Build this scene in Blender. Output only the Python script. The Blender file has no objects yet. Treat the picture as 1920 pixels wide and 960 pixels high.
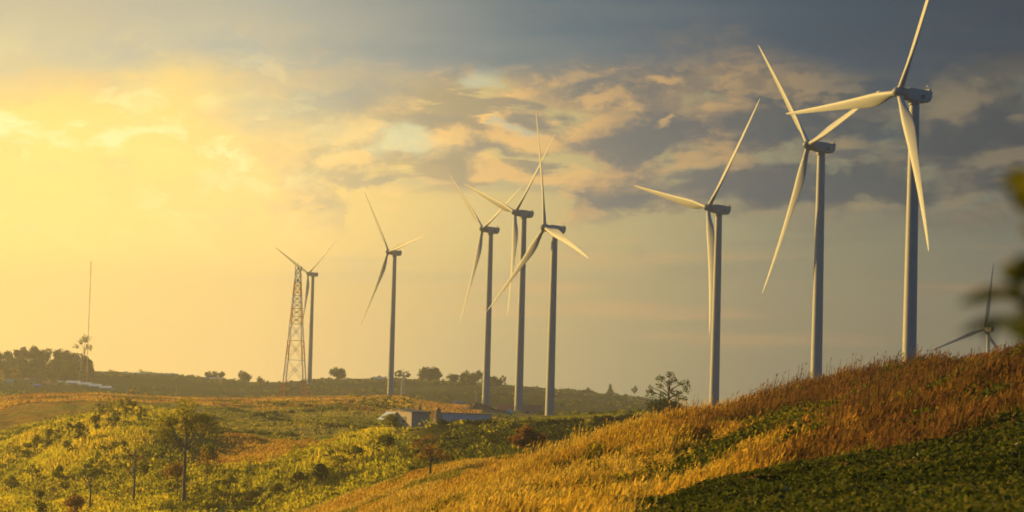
import bpy, math, random
import numpy as np
from mathutils import Vector, Matrix

random.seed(7)
RNG = np.random.default_rng(11)
scene = bpy.context.scene
COL = scene.collection
R = math.radians

# ------------------------------------------------------------------ camera
F = 4516.0                      # focal length in photo pixels (1920 wide): 24 degree telephoto
PITCH = math.atan(220.0 / F)    # horizon at photo row 700
ROLL = R(1.66)
fw = Vector((0, math.cos(PITCH), math.sin(PITCH)))
r0 = Vector((1, 0, 0))
u0 = r0.cross(fw)
rt = r0 * math.cos(ROLL) + u0 * math.sin(ROLL)
up = -r0 * math.sin(ROLL) + u0 * math.cos(ROLL)

camd = bpy.data.cameras.new('camera')
cam = bpy.data.objects.new('camera', camd)
COL.objects.link(cam)
cam.matrix_world = Matrix(((rt.x, up.x, -fw.x, 0), (rt.y, up.y, -fw.y, 0), (rt.z, up.z, -fw.z, 0), (0, 0, 0, 1)))
camd.sensor_width = 36.0
camd.lens = 18.0 / (960.0 / F)
camd.clip_start = 0.1
camd.clip_end = 20000
camd.dof.use_dof = True
camd.dof.focus_distance = 900
camd.dof.aperture_fstop = 2.1
scene.camera = cam


def ray(px, py):
    d = fw + rt * ((px - 960) / F) + up * ((480 - py) / F)
    return d / d.y


def at(px, py, Y):
    return ray(px, py) * Y


# ------------------------------------------------------------------ noise
def _hash(ix, iy, seed):
    h = (ix.astype(np.int64) * 374761393 + iy.astype(np.int64) * 668265263 + seed * 1442695041) & 0xFFFFFFFF
    h = ((h ^ (h >> 13)) * 1274126177) & 0xFFFFFFFF
    return ((h ^ (h >> 16)) & 0xFFFFFF) / float(0xFFFFFF)


def vnoise(x, y, seed=0):
    ix, iy = np.floor(x), np.floor(y)
    fx, fy = x - ix, y - iy
    fx = fx * fx * (3 - 2 * fx)
    fy = fy * fy * (3 - 2 * fy)
    a, b = _hash(ix, iy, seed), _hash(ix + 1, iy, seed)
    c, d = _hash(ix, iy + 1, seed), _hash(ix + 1, iy + 1, seed)
    return (a * (1 - fx) + b * fx) * (1 - fy) + (c * (1 - fx) + d * fx) * fy


def fbm(x, y, seed=0, octv=4):
    s, a, t = 0.0, 0.5, 0.0
    for k in range(octv):
        s = s + a * vnoise(x, y, seed + k * 17)
        t += a
        x, y, a = x * 2.03 + 3.1, y * 2.03 + 1.7, a * 0.5
    return s / t


def sstep(a, b, x):
    t = np.clip((x - a) / (b - a), 0, 1)
    return t * t * (3 - 2 * t)


# ------------------------------------------------------------------ terrain
# each contour: points (photo column, photo row, depth in metres) along one crest, foot or field edge
CONTOURS = [
    [(-400, 1250, 40), (800, 1180, 40), (1100, 1110, 40), (1500, 1060, 40), (1920, 1000, 40), (2400, 940, 40)],
    # lower edge of the bean field
    [(-400, 1250, 78), (600, 1160, 78), (900, 1060, 78), (1150, 1010, 78), (1300, 975, 76), (1500, 960, 72), (1920, 925, 70), (2400, 880, 70)],
    # top edge of the bean field
    [(-400, 1200, 128), (600, 1110, 128), (900, 1010, 128), (1100, 985, 128), (1250, 962, 126), (1405, 900, 124), (1572, 862, 122), (1697, 830, 120), (1800, 806, 118), (1920, 770, 116), (2400, 690, 112)],
    # crest of the orange bank
    [(-400, 1190, 152), (600, 1095, 152), (900, 1000, 152), (1100, 970, 152), (1280, 936, 150), (1405, 878, 148), (1572, 815, 146), (1697, 778, 144), (1800, 738, 142), (1920, 695, 140), (2400, 600, 138)],
    # gully behind the bank
    [(-400, 1180, 170), (600, 1085, 170), (900, 985, 170), (1100, 950, 170), (1280, 950, 172), (1405, 908, 172), (1572, 846, 170), (1697, 806, 167), (1800, 760, 163), (1920, 704, 160), (2400, 600, 158)],
    # crest of the grass hill
    [(-400, 1200, 235), (300, 1120, 235), (600, 1045, 235), (780, 992, 232), (835, 964, 232), (877, 947, 232), (925, 924, 232), (991, 890, 234), (1033, 867, 236),
     (1100, 840, 240), (1150, 824, 242), (1220, 802, 246), (1300, 790, 250), (1380, 774, 250), (1450, 762, 248), (1510, 745, 245), (1560, 733, 242), (1620, 720, 238),
     (1690, 706, 232), (1740, 698, 228), (1790, 706, 224), (1840, 694, 222), (1920, 686, 220), (2400, 620, 215)],
    # hollow behind it
    [(-400, 1150, 330), (600, 1030, 330), (835, 985, 330), (991, 930, 330), (1100, 900, 330), (1300, 850, 330), (1500, 815, 330), (1740, 775, 330), (1920, 765, 330), (2400, 720, 330)],
    # golden ridge in the middle
    [(-400, 1120, 430), (200, 1060, 430), (400, 1015, 430), (600, 962, 430), (700, 935, 430), (804, 902, 430), (887, 879, 430), (971, 863, 430), (1060, 850, 430), (1300, 842, 430), (1600, 815, 430), (2400, 760, 430)],
    # valley behind it
    [(-400, 1110, 500), (200, 1040, 500), (400, 1000, 500), (600, 965, 500), (700, 945, 500), (804, 918, 500), (971, 882, 500), (1100, 865, 500), (1300, 850, 500), (1600, 825, 500), (2400, 780, 500)],
    # nearest shrub spur
    [(-400, 1040, 590), (0, 985, 590), (150, 955, 590), (300, 915, 590), (420, 888, 590), (560, 862, 590), (640, 848, 590), (700, 842, 590), (760, 838, 600), (900, 835, 600), (1100, 828, 600), (1300, 825, 600), (1600, 815, 600), (2400, 790, 600)],
    # second spur, field lip on the right
    [(-400, 975, 710), (0, 898, 710), (60, 872, 710), (110, 852, 710), (200, 822, 710), (280, 803, 710), (340, 809, 720), (420, 822, 730), (540, 826, 740), (640, 821, 750), (700, 812, 750), (760, 808, 760), (830, 801, 780), (900, 794, 790), (1000, 786, 800), (1100, 780, 800), (1200, 773, 800), (1300, 770, 800), (1600, 770, 800), (2400, 770, 800)],
    # third spur and the terraced fields
    [(-400, 850, 850), (0, 818, 850), (80, 799, 850), (170, 779, 850), (260, 772, 860), (340, 778, 870), (420, 792, 880), (540, 800, 880), (640, 796, 890), (700, 795, 900), (760, 806, 940), (830, 799, 980), (900, 796, 980), (1000, 789, 990), (1100, 783, 1000), (1300, 774, 1000), (1600, 774, 1000), (2400, 774, 1000)],
    # orange ridge, plateau lip under the far turbines
    [(-400, 765, 1250), (0, 748, 1250), (90, 741, 1250), (180, 741, 1260), (300, 748, 1280), (420, 752, 1330), (540, 748, 1360), (640, 748, 1380), (690, 745, 1400), (740, 744, 1400), (775, 752, 1380), (830, 762, 1360), (900, 768, 1340), (960, 777, 1310), (1020, 779, 1310), (1100, 776, 1310), (1200, 772, 1310), (1600, 774, 1310), (2400, 774, 1310)],
    # foot of the far hill
    [(-400, 748, 1700), (0, 746, 1700), (300, 748, 1750), (560, 748, 1900), (728, 748, 1850), (830, 752, 1700), (900, 754, 1600), (1020, 770, 1600), (1200, 772, 1600), (1600, 778, 1600), (2400, 790, 1600)],
    # far hill crest
    [(-400, 685, 2600), (0, 692, 2600), (180, 698, 2600), (300, 703, 2600), (420, 713, 2600), (500, 716, 2600), (660, 713, 2600), (760, 711, 2600), (850, 716, 2600), (1000, 728, 2600), (1100, 737, 2600), (1200, 748, 2600), (1300, 768, 2600), (1600, 800, 2600), (2400, 820, 2600)],
    # falling away behind
    [(-400, 760, 3600), (1000, 770, 3600), (2400, 850, 3600)],
]


def _conv(pts):
    ph, rh, sl = [], [], []
    for px, py, Y in pts:
        p = at(px, py, Y)
        rho = math.hypot(p.x, p.y)
        ph.append(math.atan2(p.x, p.y))
        rh.append(rho)
        sl.append(p.z / rho)
    g = np.radians(np.arange(-30, 30.01, 0.05))
    k = np.exp(-0.5 * (np.arange(-18, 19) / 6.0) ** 2)
    k /= k.sum()
    sm = lambda a: np.convolve(np.pad(np.interp(g, ph, a), 18, 'edge'), k, 'valid')
    return g, sm(rh), sm(sl)


KN = [_conv(c) for c in CONTOURS]
BUMPS = []      # (x, y, sx, sy, height)
PADS = []       # (x, y, z, radius)


def terrain_raw(x, y):
    rho = np.hypot(x, y)
    phi = np.arctan2(x, y)
    n = len(KN) + 3
    K = np.empty((rho.size, n))
    Z = np.empty((rho.size, n))
    K[:, 0], Z[:, 0] = 1.0, -1.7
    K[:, 1], Z[:, 1] = 9.0, -1.95
    w = sstep(R(30), R(95), np.abs(phi))
    for i, (ph, rh, sl) in enumerate(KN):
        k = np.interp(phi, ph, rh)
        K[:, i + 2] = k
        flat = -2.5 - 0.004 * k
        Z[:, i + 2] = np.interp(phi, ph, sl) * k * (1 - w) + flat * w
    K[:, n - 1], Z[:, n - 1] = 6500.0, -260.0
    # monotone cubic through the knots
    h = np.diff(K, axis=1)
    dl = np.diff(Z, axis=1) / h
    m = np.zeros_like(Z)
    m[:, 0], m[:, -1] = dl[:, 0], dl[:, -1]
    a, b = dl[:, :-1], dl[:, 1:]
    same = a * b > 0
    w1, w2 = 2 * h[:, 1:] + h[:, :-1], h[:, 1:] + 2 * h[:, :-1]
    with np.errstate(divide='ignore', invalid='ignore'):
        hm = (w1 + w2) / (w1 / a + w2 / b)
    m[:, 1:-1] = np.where(same, hm, 0.0)
    idx = np.clip((rho[:, None] >= K).sum(1) - 1, 0, n - 2)
    ii = np.arange(rho.size)
    hh = h[ii, idx]
    t = np.clip((rho - K[ii, idx]) / hh, 0, 1)
    z0, z1, m0, m1 = Z[ii, idx], Z[ii, idx + 1], m[ii, idx] * hh, m[ii, idx + 1] * hh
    z = (2 * t**3 - 3 * t**2 + 1) * z0 + (t**3 - 2 * t**2 + t) * m0 + (-2 * t**3 + 3 * t**2) * z1 + (t**3 - t**2) * m1
    return z, rho, phi, K, idx, t


def terrain(x, y):
    """ground height, plus what is needed to know where on the hills a point lies"""
    x = np.asarray(x, float).ravel()
    y = np.asarray(y, float).ravel()
    z, rho, phi, K, idx, t = terrain_raw(x, y)
    near = sstep(60, 140, rho) * (1 - sstep(300, 420, rho))
    z = z + near * (fbm(x / 9, y / 9, 3) - 0.5) * 1.9
    mid = sstep(380, 520, rho) * (1 - sstep(1000, 1300, rho))
    mid = mid * (1 - 0.88 * sstep(R(-3.4), R(-2.5), phi) * sstep(630, 715, rho))
    z = z + mid * ((fbm((x * 0.75 + y * 0.3) / 30, (y - x * 0.5) / 75, 5) - 0.5) * 13 + (fbm(x / 11, y / 11, 8) - 0.5) * 2.2)
    far = sstep(1650, 2000, rho)
    z = z + far * (fbm(x / 90, y / 90, 9) - 0.5) * 7
    for bx, by, sx, sy, hh in BUMPS:
        z = z + hh * np.exp(-((x - bx) / sx) ** 2 - ((y - by) / sy) ** 2)
    for bx, by, bz, rr in PADS:
        g = np.exp(-(((x - bx) ** 2 + (y - by) ** 2) / rr**2) ** 1.5)
        z = z * (1 - g) + bz * g
    return z, rho, phi, idx, t


def proj(P):
    """photo pixel of world points, for laying things out"""
    P = np.asarray(P, float)
    z = P @ np.array(fw)
    return 960 + F * (P @ np.array(rt)) / z, 480 - F * (P @ np.array(up)) / z


def gz(x, y):
    return float(terrain([x], [y])[0][0])


def hit(px, py, y0=60.0, y1=3500.0):
    """where the sight line through a photo pixel meets the ground"""
    d = ray(px, py)
    Y = np.geomspace(y0, y1, 2500)
    z = terrain(d.x * Y, Y)[0]
    below = np.nonzero(d.z * Y <= z)[0]
    k = below[0] if len(below) else len(Y) - 1
    return Vector((d.x * Y[k], Y[k], z[k]))


BUMPS.append((-62, 118, 15, 34, 17))     # unseen knoll, added left of the view to shade the bean field

# ------------------------------------------------------------------ colours and materials
def lin(r, g, b):
    f = lambda c: (c / 255) / 12.92 if c / 255 <= 0.04045 else ((c / 255 + 0.055) / 1.055) ** 2.4
    return (f(r), f(g), f(b), 1.0)


def new_mat(name):
    m = bpy.data.materials.new(name)
    m.use_nodes = True
    nt = m.node_tree
    nt.nodes.clear()
    out = nt.nodes.new('ShaderNodeOutputMaterial')
    return m, nt, out


def N(nt, kind, **kw):
    n = nt.nodes.new(kind)
    for k, v in kw.items():
        setattr(n, k, v)
    return n


def paint(name, col, rough=0.5, metal=0.0, var=0.12, scale=0.6, bump=0.0):
    """painted or plain surface with slight procedural wear"""
    m, nt, out = new_mat(name)
    bs = N(nt, 'ShaderNodeBsdfPrincipled')
    tc = N(nt, 'ShaderNodeTexCoord')
    no = N(nt, 'ShaderNodeTexNoise')
    no.inputs['Scale'].default_value = scale
    no.inputs['Detail'].default_value = 5
    nt.links.new(tc.outputs['Object'], no.inputs['Vector'])
    mx = N(nt, 'ShaderNodeMix', data_type='RGBA')
    mx.inputs['A'].default_value = tuple(c * (1 - var) for c in col[:3]) + (1,)
    mx.inputs['B'].default_value = tuple(min(1, c * (1 + var)) for c in col[:3]) + (1,)
    nt.links.new(no.outputs['Fac'], mx.inputs['Factor'])
    nt.links.new(mx.outputs['Result'], bs.inputs['Base Color'])
    bs.inputs['Roughness'].default_value = rough
    bs.inputs['Metallic'].default_value = metal
    if bump:
        b = N(nt, 'ShaderNodeBump')
        b.inputs['Strength'].default_value = bump
        nt.links.new(no.outputs['Fac'], b.inputs['Height'])
        nt.links.new(b.outputs['Normal'], bs.inputs['Normal'])
    nt.links.new(bs.outputs['BSDF'], out.inputs['Surface'])
    return m


def leafy(name, trans=0.45, tint=(1.5, 1.5, 0.8), rough=0.7):
    """leaf or grass blade: colour from the mesh, part of the light passes through"""
    m, nt, out = new_mat(name)
    at_ = N(nt, 'ShaderNodeAttribute', attribute_name='tone')
    df = N(nt, 'ShaderNodeBsdfDiffuse')
    tr = N(nt, 'ShaderNodeBsdfTranslucent')
    ml = N(nt, 'ShaderNodeMix', data_type='RGBA', blend_type='MULTIPLY')
    ml.inputs['Factor'].default_value = 1
    ml.inputs['B'].default_value = tint + (1,)
    ms = N(nt, 'ShaderNodeMixShader')
    ms.inputs[0].default_value = trans
    nt.links.new(at_.outputs['Color'], df.inputs['Color'])
    nt.links.new(at_.outputs['Color'], ml.inputs['A'])
    nt.links.new(ml.outputs['Result'], tr.inputs['Color'])
    nt.links.new(df.outputs[0], ms.inputs[1])
    nt.links.new(tr.outputs[0], ms.inputs[2])
    nt.links.new(ms.outputs[0], out.inputs['Surface'])
    return m


M = {}
M['turbine'] = paint('white_turbine_paint', (0.41, 0.41, 0.40), 0.55, 0, 0.2, 1.1)
_nt = M['turbine'].node_tree
_no = next(n for n in _nt.nodes if n.type == 'TEX_NOISE')
_tc = next(n for n in _nt.nodes if n.type == 'TEX_COORD')
_mp = _nt.nodes.new('ShaderNodeMapping')
_mp.inputs['Scale'].default_value = (1.0, 1.0, 0.035)
_nt.links.new(_tc.outputs['Object'], _mp.inputs['Vector'])
_nt.links.new(_mp.outputs['Vector'], _no.inputs['Vector'])
M['hub'] = paint('grey_hub_paint', (0.22, 0.24, 0.26), 0.5, 0, 0.06, 0.3)
M['dark'] = paint('dark_grille', (0.06, 0.065, 0.07), 0.6)
M['red'] = paint('red_tower_paint', (0.88, 0.2, 0.08), 0.55)
M['white'] = paint('white_tower_paint', (0.72, 0.70, 0.66), 0.55)
M['galv'] = paint('galvanised_steel', (0.42, 0.43, 0.43), 0.45, 0.4)
M['concrete'] = paint('pale_concrete', (0.45, 0.43, 0.39), 0.85, 0, 0.15, 0.5)
M['bark'] = paint('pale_grey_bark', (0.20, 0.165, 0.13), 0.9, 0, 0.3, 2.0, 0.4)
M['bark_dark'] = paint('dark_brown_bark', (0.085, 0.065, 0.045), 0.9, 0, 0.3, 2.0, 0.4)
M['cream'] = paint('cream_render', (0.62, 0.50, 0.37), 0.85, 0, 0.1, 0.4)
M['beige'] = paint('beige_sheet_wall', (0.48, 0.42, 0.36), 0.7, 0, 0.1, 0.4)
M['paleblue'] = paint('pale_blue_sheet', (0.60, 0.68, 0.74), 0.55, 0, 0.1, 0.25)
M['redroof'] = paint('red_sheet_roof', (0.55, 0.11, 0.06), 0.6, 0, 0.15, 0.5)
M['darkroof'] = paint('dark_sheet_roof', (0.10, 0.09, 0.085), 0.6, 0, 0.2, 0.3)
M['greenroof'] = paint('green_sheet_roof', (0.16, 0.42, 0.30), 0.55, 0, 0.1, 0.3)
M['blue'] = paint('blue_sheet', (0.06, 0.22, 0.62), 0.5, 0, 0.1, 0.3)
M['glass'] = paint('dark_window', (0.03, 0.035, 0.04), 0.15)
M['yellow'] = paint('yellow_paint', (0.75, 0.52, 0.08), 0.5)
M['leaf'] = leafy('tree_leaves', 0.5, (1.9, 1.8, 0.6))
M['grass'] = leafy('grass_blades', 0.5, (1.35, 1.2, 0.9))
M['crop'] = leafy('crop_leaves', 0.3, (1.2, 1.4, 0.6))


def ground_mat():
    m, nt, out = new_mat('hill_ground')
    bs = N(nt, 'ShaderNodeBsdfDiffuse')
    a = N(nt, 'ShaderNodeAttribute', attribute_name='tone')
    geo = N(nt, 'ShaderNodeNewGeometry')
    n1 = N(nt, 'ShaderNodeTexNoise')
    n1.inputs['Scale'].default_value = 0.35
    n1.inputs['Detail'].default_value = 7
    n1.inputs['Roughness'].default_value = 0.65
    nt.links.new(geo.outputs['Position'], n1.inputs['Vector'])
    rp = N(nt, 'ShaderNodeValToRGB')
    rp.color_ramp.elements[0].position = 0.3
    rp.color_ramp.elements[0].color = (0.5, 0.52, 0.5, 1)
    rp.color_ramp.elements[1].position = 0.7
    rp.color_ramp.elements[1].color = (1.25, 1.2, 1.1, 1)
    nt.links.new(n1.outputs['Fac'], rp.inputs['Fac'])
    ml = N(nt, 'ShaderNodeMix', data_type='RGBA', blend_type='MULTIPLY')
    ml.inputs['Factor'].default_value = 1
    nt.links.new(a.outputs['Color'], ml.inputs['A'])
    nt.links.new(rp.outputs['Color'], ml.inputs['B'])
    nt.links.new(ml.outputs['Result'], bs.inputs['Color'])
    b = N(nt, 'ShaderNodeBump')
    b.inputs['Strength'].default_value = 0.8
    b.inputs['Distance'].default_value = 1.5
    nt.links.new(n1.outputs['Fac'], b.inputs['Height'])
    nt.links.new(b.outputs['Normal'], bs.inputs['Normal'])
    nt.links.new(bs.outputs['BSDF'], out.inputs['Surface'])
    return m


M['ground'] = ground_mat()


# ------------------------------------------------------------------ object helpers
def tag(o, label=None, cat=None, group=None, kind=None):
    if label:
        o['label'] = label
    if cat:
        o['category'] = cat
    if group:
        o['group'] = group
    if kind:
        o['kind'] = kind
    return o


def empty(name, loc, label, cat, group=None, rz=0.0):
    o = bpy.data.objects.new(name, None)
    COL.objects.link(o)
    o.empty_display_size = 0.5
    o.location = loc
    o.rotation_euler = (0, 0, rz)
    return tag(o, label, cat, group)


class MB:
    """collects boxes, tubes and lathes into one mesh"""

    def __init__(self):
        self.v, self.f = [], []

    def add(self, vs, fs):
        b = len(self.v)
        self.v += [tuple(p) for p in vs]
        self.f += [tuple(i + b for i in f) for f in fs]
        return self

    def box(self, c, s, rz=0.0):
        cx, cy, cz = c
        sx, sy, sz = s[0] / 2, s[1] / 2, s[2] / 2
        ca, sa = math.cos(rz), math.sin(rz)
        vs = []
        for dz in (-sz, sz):
            for dx, dy in ((-sx, -sy), (sx, -sy), (sx, sy), (-sx, sy)):
                vs.append((cx + dx * ca - dy * sa, cy + dx * sa + dy * ca, cz + dz))
        return self.add(vs, [(3, 2, 1, 0), (4, 5, 6, 7), (0, 1, 5, 4), (1, 2, 6, 5), (2, 3, 7, 6), (3, 0, 4, 7)])

    def tube(self, pts, rads, n=8):
        pts = [Vector(p) for p in pts]
        vs, fs = [], []
        for i, p in enumerate(pts):
            d = (pts[min(i + 1, len(pts) - 1)] - pts[max(i - 1, 0)]).normalized()
            a = Vector((0, 0, 1)) if abs(d.z) < 0.9 else Vector((1, 0, 0))
            e1 = d.cross(a).normalized()
            e2 = d.cross(e1)
            for k in range(n):
                t = 2 * math.pi * k / n
                vs.append(p + (e1 * math.cos(t) + e2 * math.sin(t)) * rads[i])
        for i in range(len(pts) - 1):
            for k in range(n):
                k2 = (k + 1) % n
                fs.append((i * n + k, i * n + k2, (i + 1) * n + k2, (i + 1) * n + k))
        fs.append(tuple(range(n))[::-1])
        fs.append(tuple((len(pts) - 1) * n + k for k in range(n)))
        return self.add(vs, fs)

    def loft(self, rings, cap=True):
        n = len(rings[0])
        vs = [p for r_ in rings for p in r_]
        fs = []
        for i in range(len(rings) - 1):
            for k in range(n):
                k2 = (k + 1) % n
                fs.append((i * n + k, i * n + k2, (i + 1) * n + k2, (i + 1) * n + k))
        if cap:
            fs.append(tuple(range(n))[::-1])
            fs.append(tuple((len(rings) - 1) * n + k for k in range(n)))
        return self.add(vs, fs)

    def build(self, name, mat, parent=None, smooth=False):
        me = bpy.data.meshes.new(name)
        me.from_pydata(self.v, [], self.f)
        me.materials.append(mat)
        if smooth:
            me.polygons.foreach_set('use_smooth', [True] * len(me.polygons))
            try:
                me.set_sharp_from_angle(angle=R(38))
            except Exception:
                pass
        me.update()
        o = bpy.data.objects.new(name, me)
        COL.objects.link(o)
        if parent:
            o.parent = parent
        return o


def quads(name, V, C, mat, parent=None):
    """one mesh from loose quads: V (n,4,3) corners, C (n,3) colours"""
    n = len(V)
    me = bpy.data.meshes.new(name)
    me.vertices.add(n * 4)
    me.vertices.foreach_set('co', np.ascontiguousarray(V, np.float32).ravel())
    me.loops.add(n * 4)
    me.loops.foreach_set('vertex_index', np.arange(n * 4, dtype=np.int32))
    me.polygons.add(n)
    me.polygons.foreach_set('loop_start', np.arange(0, n * 4, 4, dtype=np.int32))
    at_ = me.color_attributes.new('tone', 'FLOAT_COLOR', 'POINT')
    cc = np.ones((n, 4, 4), np.float32)
    C = np.asarray(C, np.float32)
    cc[:, :, :3] = C[:, None, :] if C.ndim == 2 else C
    at_.data.foreach_set('color', cc.ravel())
    me.materials.append(mat)
    me.update()
    me.validate()
    o = bpy.data.objects.new(name, me)
    COL.objects.link(o)
    if parent:
        o.parent = parent
    return o


def rand_unit(n, rng=RNG):
    v = rng.normal(size=(n, 3))
    return v / np.linalg.norm(v, axis=1)[:, None]


def leaf_quads(P, size, rng=RNG, out=None, flat=0.0):
    """randomly turned leaf-clump cards at P; out biases their normals outwards"""
    n = len(P)
    nr = rand_unit(n, rng)
    if out is not None:
        nr = nr * 0.8 + out * 0.9
    nr[:, 2] += flat
    nr /= np.linalg.norm(nr, axis=1)[:, None]
    a = rand_unit(n, rng)
    e1 = np.cross(nr, a)
    e1 /= np.linalg.norm(e1, axis=1)[:, None]
    e2 = np.cross(nr, e1)
    s = (size * rng.uniform(0.55, 1.3, n))[:, None]
    asp = rng.uniform(0.5, 0.9, n)[:, None]
    e1, e2 = e1 * s, e2 * s * asp
    bend = nr * s * rng.uniform(-0.35, 0.35, n)[:, None]
    return np.stack([P - e1 * 0.9 - e2 * 0.35, P + e1 * 0.25 - e2 + bend, P + e1 + e2 * 0.3, P - e1 * 0.3 + e2 + bend], 1)


def blade_quads(P, h, w, lean, rng=RNG, tip=0.25):
    n = len(P)
    yaw = rng.uniform(0, 2 * np.pi, n)
    d = np.stack([np.cos(yaw), np.sin(yaw), np.zeros(n)], 1) * (w / 2)[:, None]
    T = P + lean
    T[:, 2] += h
    return np.stack([P - d, P + d, T + d * tip, T - d * tip], 1)


# ------------------------------------------------------------------ wind turbines
ROT_R = 60.0
# hub column, hub row, rotor radius in photo px, first blade angle, foreshortening, label
TURB = [
    (1686, 173, 370, 62, 0.54, 'largest white wind turbine behind the grassy hill, one blade reaching the top of the view'),
    (1516, 272, 295, 14, 0.48, 'white wind turbine second from the hill top, blade tip behind the largest rotor'),
    (1328, 389, 255, 48, 0.54, 'white wind turbine beside the open crowned tree, one blade hanging along its tower'),
    (1021, 427, 232, 103, 0.46, 'white wind turbine with one blade pointing nearly straight up, right of the red roofs'),
    (966, 398, 204, 42, 0.48, 'white wind turbine in the middle of the tight trio, standing at the red roofed houses'),
    (905, 429, 184, 22, 0.45, 'white wind turbine at the brown mound, left of the tight trio'),
    (728, 472, 150, 129, 0.50, 'white wind turbine standing on a bushy knoll beside the small pale pylon'),
    (578, 513, 115, 34, 0.58, 'small white wind turbine half behind the red and white lattice tower'),
    (1845, 617, 128, 99, -0.72, 'small distant wind turbine peeking over the crest of the brown grass hill'),
]
TG = 'wind turbines along the ridge'


def blade_mesh():
    st = [(0.0, 1.9, 1.00, 0.5), (0.02, 1.9, 1.00, 0.5), (0.05, 2.0, 0.9, 0.48), (0.09, 2.7, 0.62, 0.42), (0.14, 3.6, 0.40, 0.36), (0.19, 4.15, 0.30, 0.33), (0.24, 4.2, 0.27, 0.31),
          (0.32, 3.75, 0.24, 0.3), (0.42, 3.15, 0.22, 0.3), (0.52, 2.65, 0.20, 0.3), (0.62, 2.2, 0.19, 0.3), (0.72, 1.8, 0.18, 0.3), (0.82, 1.42, 0.17, 0.3), (0.9, 1.1, 0.16, 0.3), (0.96, 0.78, 0.15, 0.32), (0.99, 0.42, 0.15, 0.36), (1.0, 0.14, 0.15, 0.4)]
    rings = []
    for f, c, th, le in st:
        r = 1.3 + f * (ROT_R - 1.3)
        tw = R(26 * (1 - f) ** 2.2 + 5)
        ring = []
        for k in range(18):
            a = 2 * math.pi * k / 18
            cx = 0.5 + 0.5 * math.cos(a)                    # 1 = leading edge
            roundness = min(1, max(0, (th - 0.25) / 0.7))
            prof = (math.sin(a)) * (0.5 * roundness + (1 - roundness) * 0.5 * (0.35 + 0.9 * cx ** 0.8) * (1 if cx > 0 else 0))
            x = (cx - (1 - le)) * c
            y = prof * th * c
            X = x * math.cos(tw) - y * math.sin(tw)
            Y = -(x * math.sin(tw)) - y * math.cos(tw)
            Y -= r * math.sin(R(2.5)) + 2.2 * f * f
            ring.append((X, Y, r))
        rings.append(ring)
    m = MB()
    m.loft(rings)
    return m


def rbox(y0, y1, w, h0, h1, zc, cut=0.35, n=4):
    """nacelle cross sections with rounded corners along y"""
    def ring(y, w, h, zc, c):
        pts = []
        for sx, sz, a0 in ((1, 1, 0), (-1, 1, 90), (-1, -1, 180), (1, -1, 270)):
            for k in range(n + 1):
                a = R(a0 + 90 * k / n)
                pts.append((sx * (w / 2 - c) + c * math.cos(a), y, zc + sz * (h / 2 - c) + c * math.sin(a)))
        return pts
    return ring


BL = None
TB = {}
for i, (px, py, rp, th, k, label) in enumerate(TURB):
    Y = ROT_R / rp * F
    hub = at(px, py, Y)
    v = Vector((hub.x, hub.y, 0)).normalized()
    s = Vector((v.y, -v.x, 0))
    front = -v * k - s * math.sqrt(1 - k * k)               # the way the rotor faces, left and towards us
    yaw = math.atan2(front.x, -front.y)                     # local -Y turns to front
    over = 5.6                                              # hub ahead of the tower axis
    base = Vector((hub.x - front.x * over, hub.y - front.y * over, 0))
    zt = hub.z - 1.9 - over * math.sin(R(5))
    if i in (0, 1, 2, 3, 8):
        PADS.append((base.x, base.y, zt - 108, 45 if i != 8 else 60))
    TB[i] = (base, zt, yaw)

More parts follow.
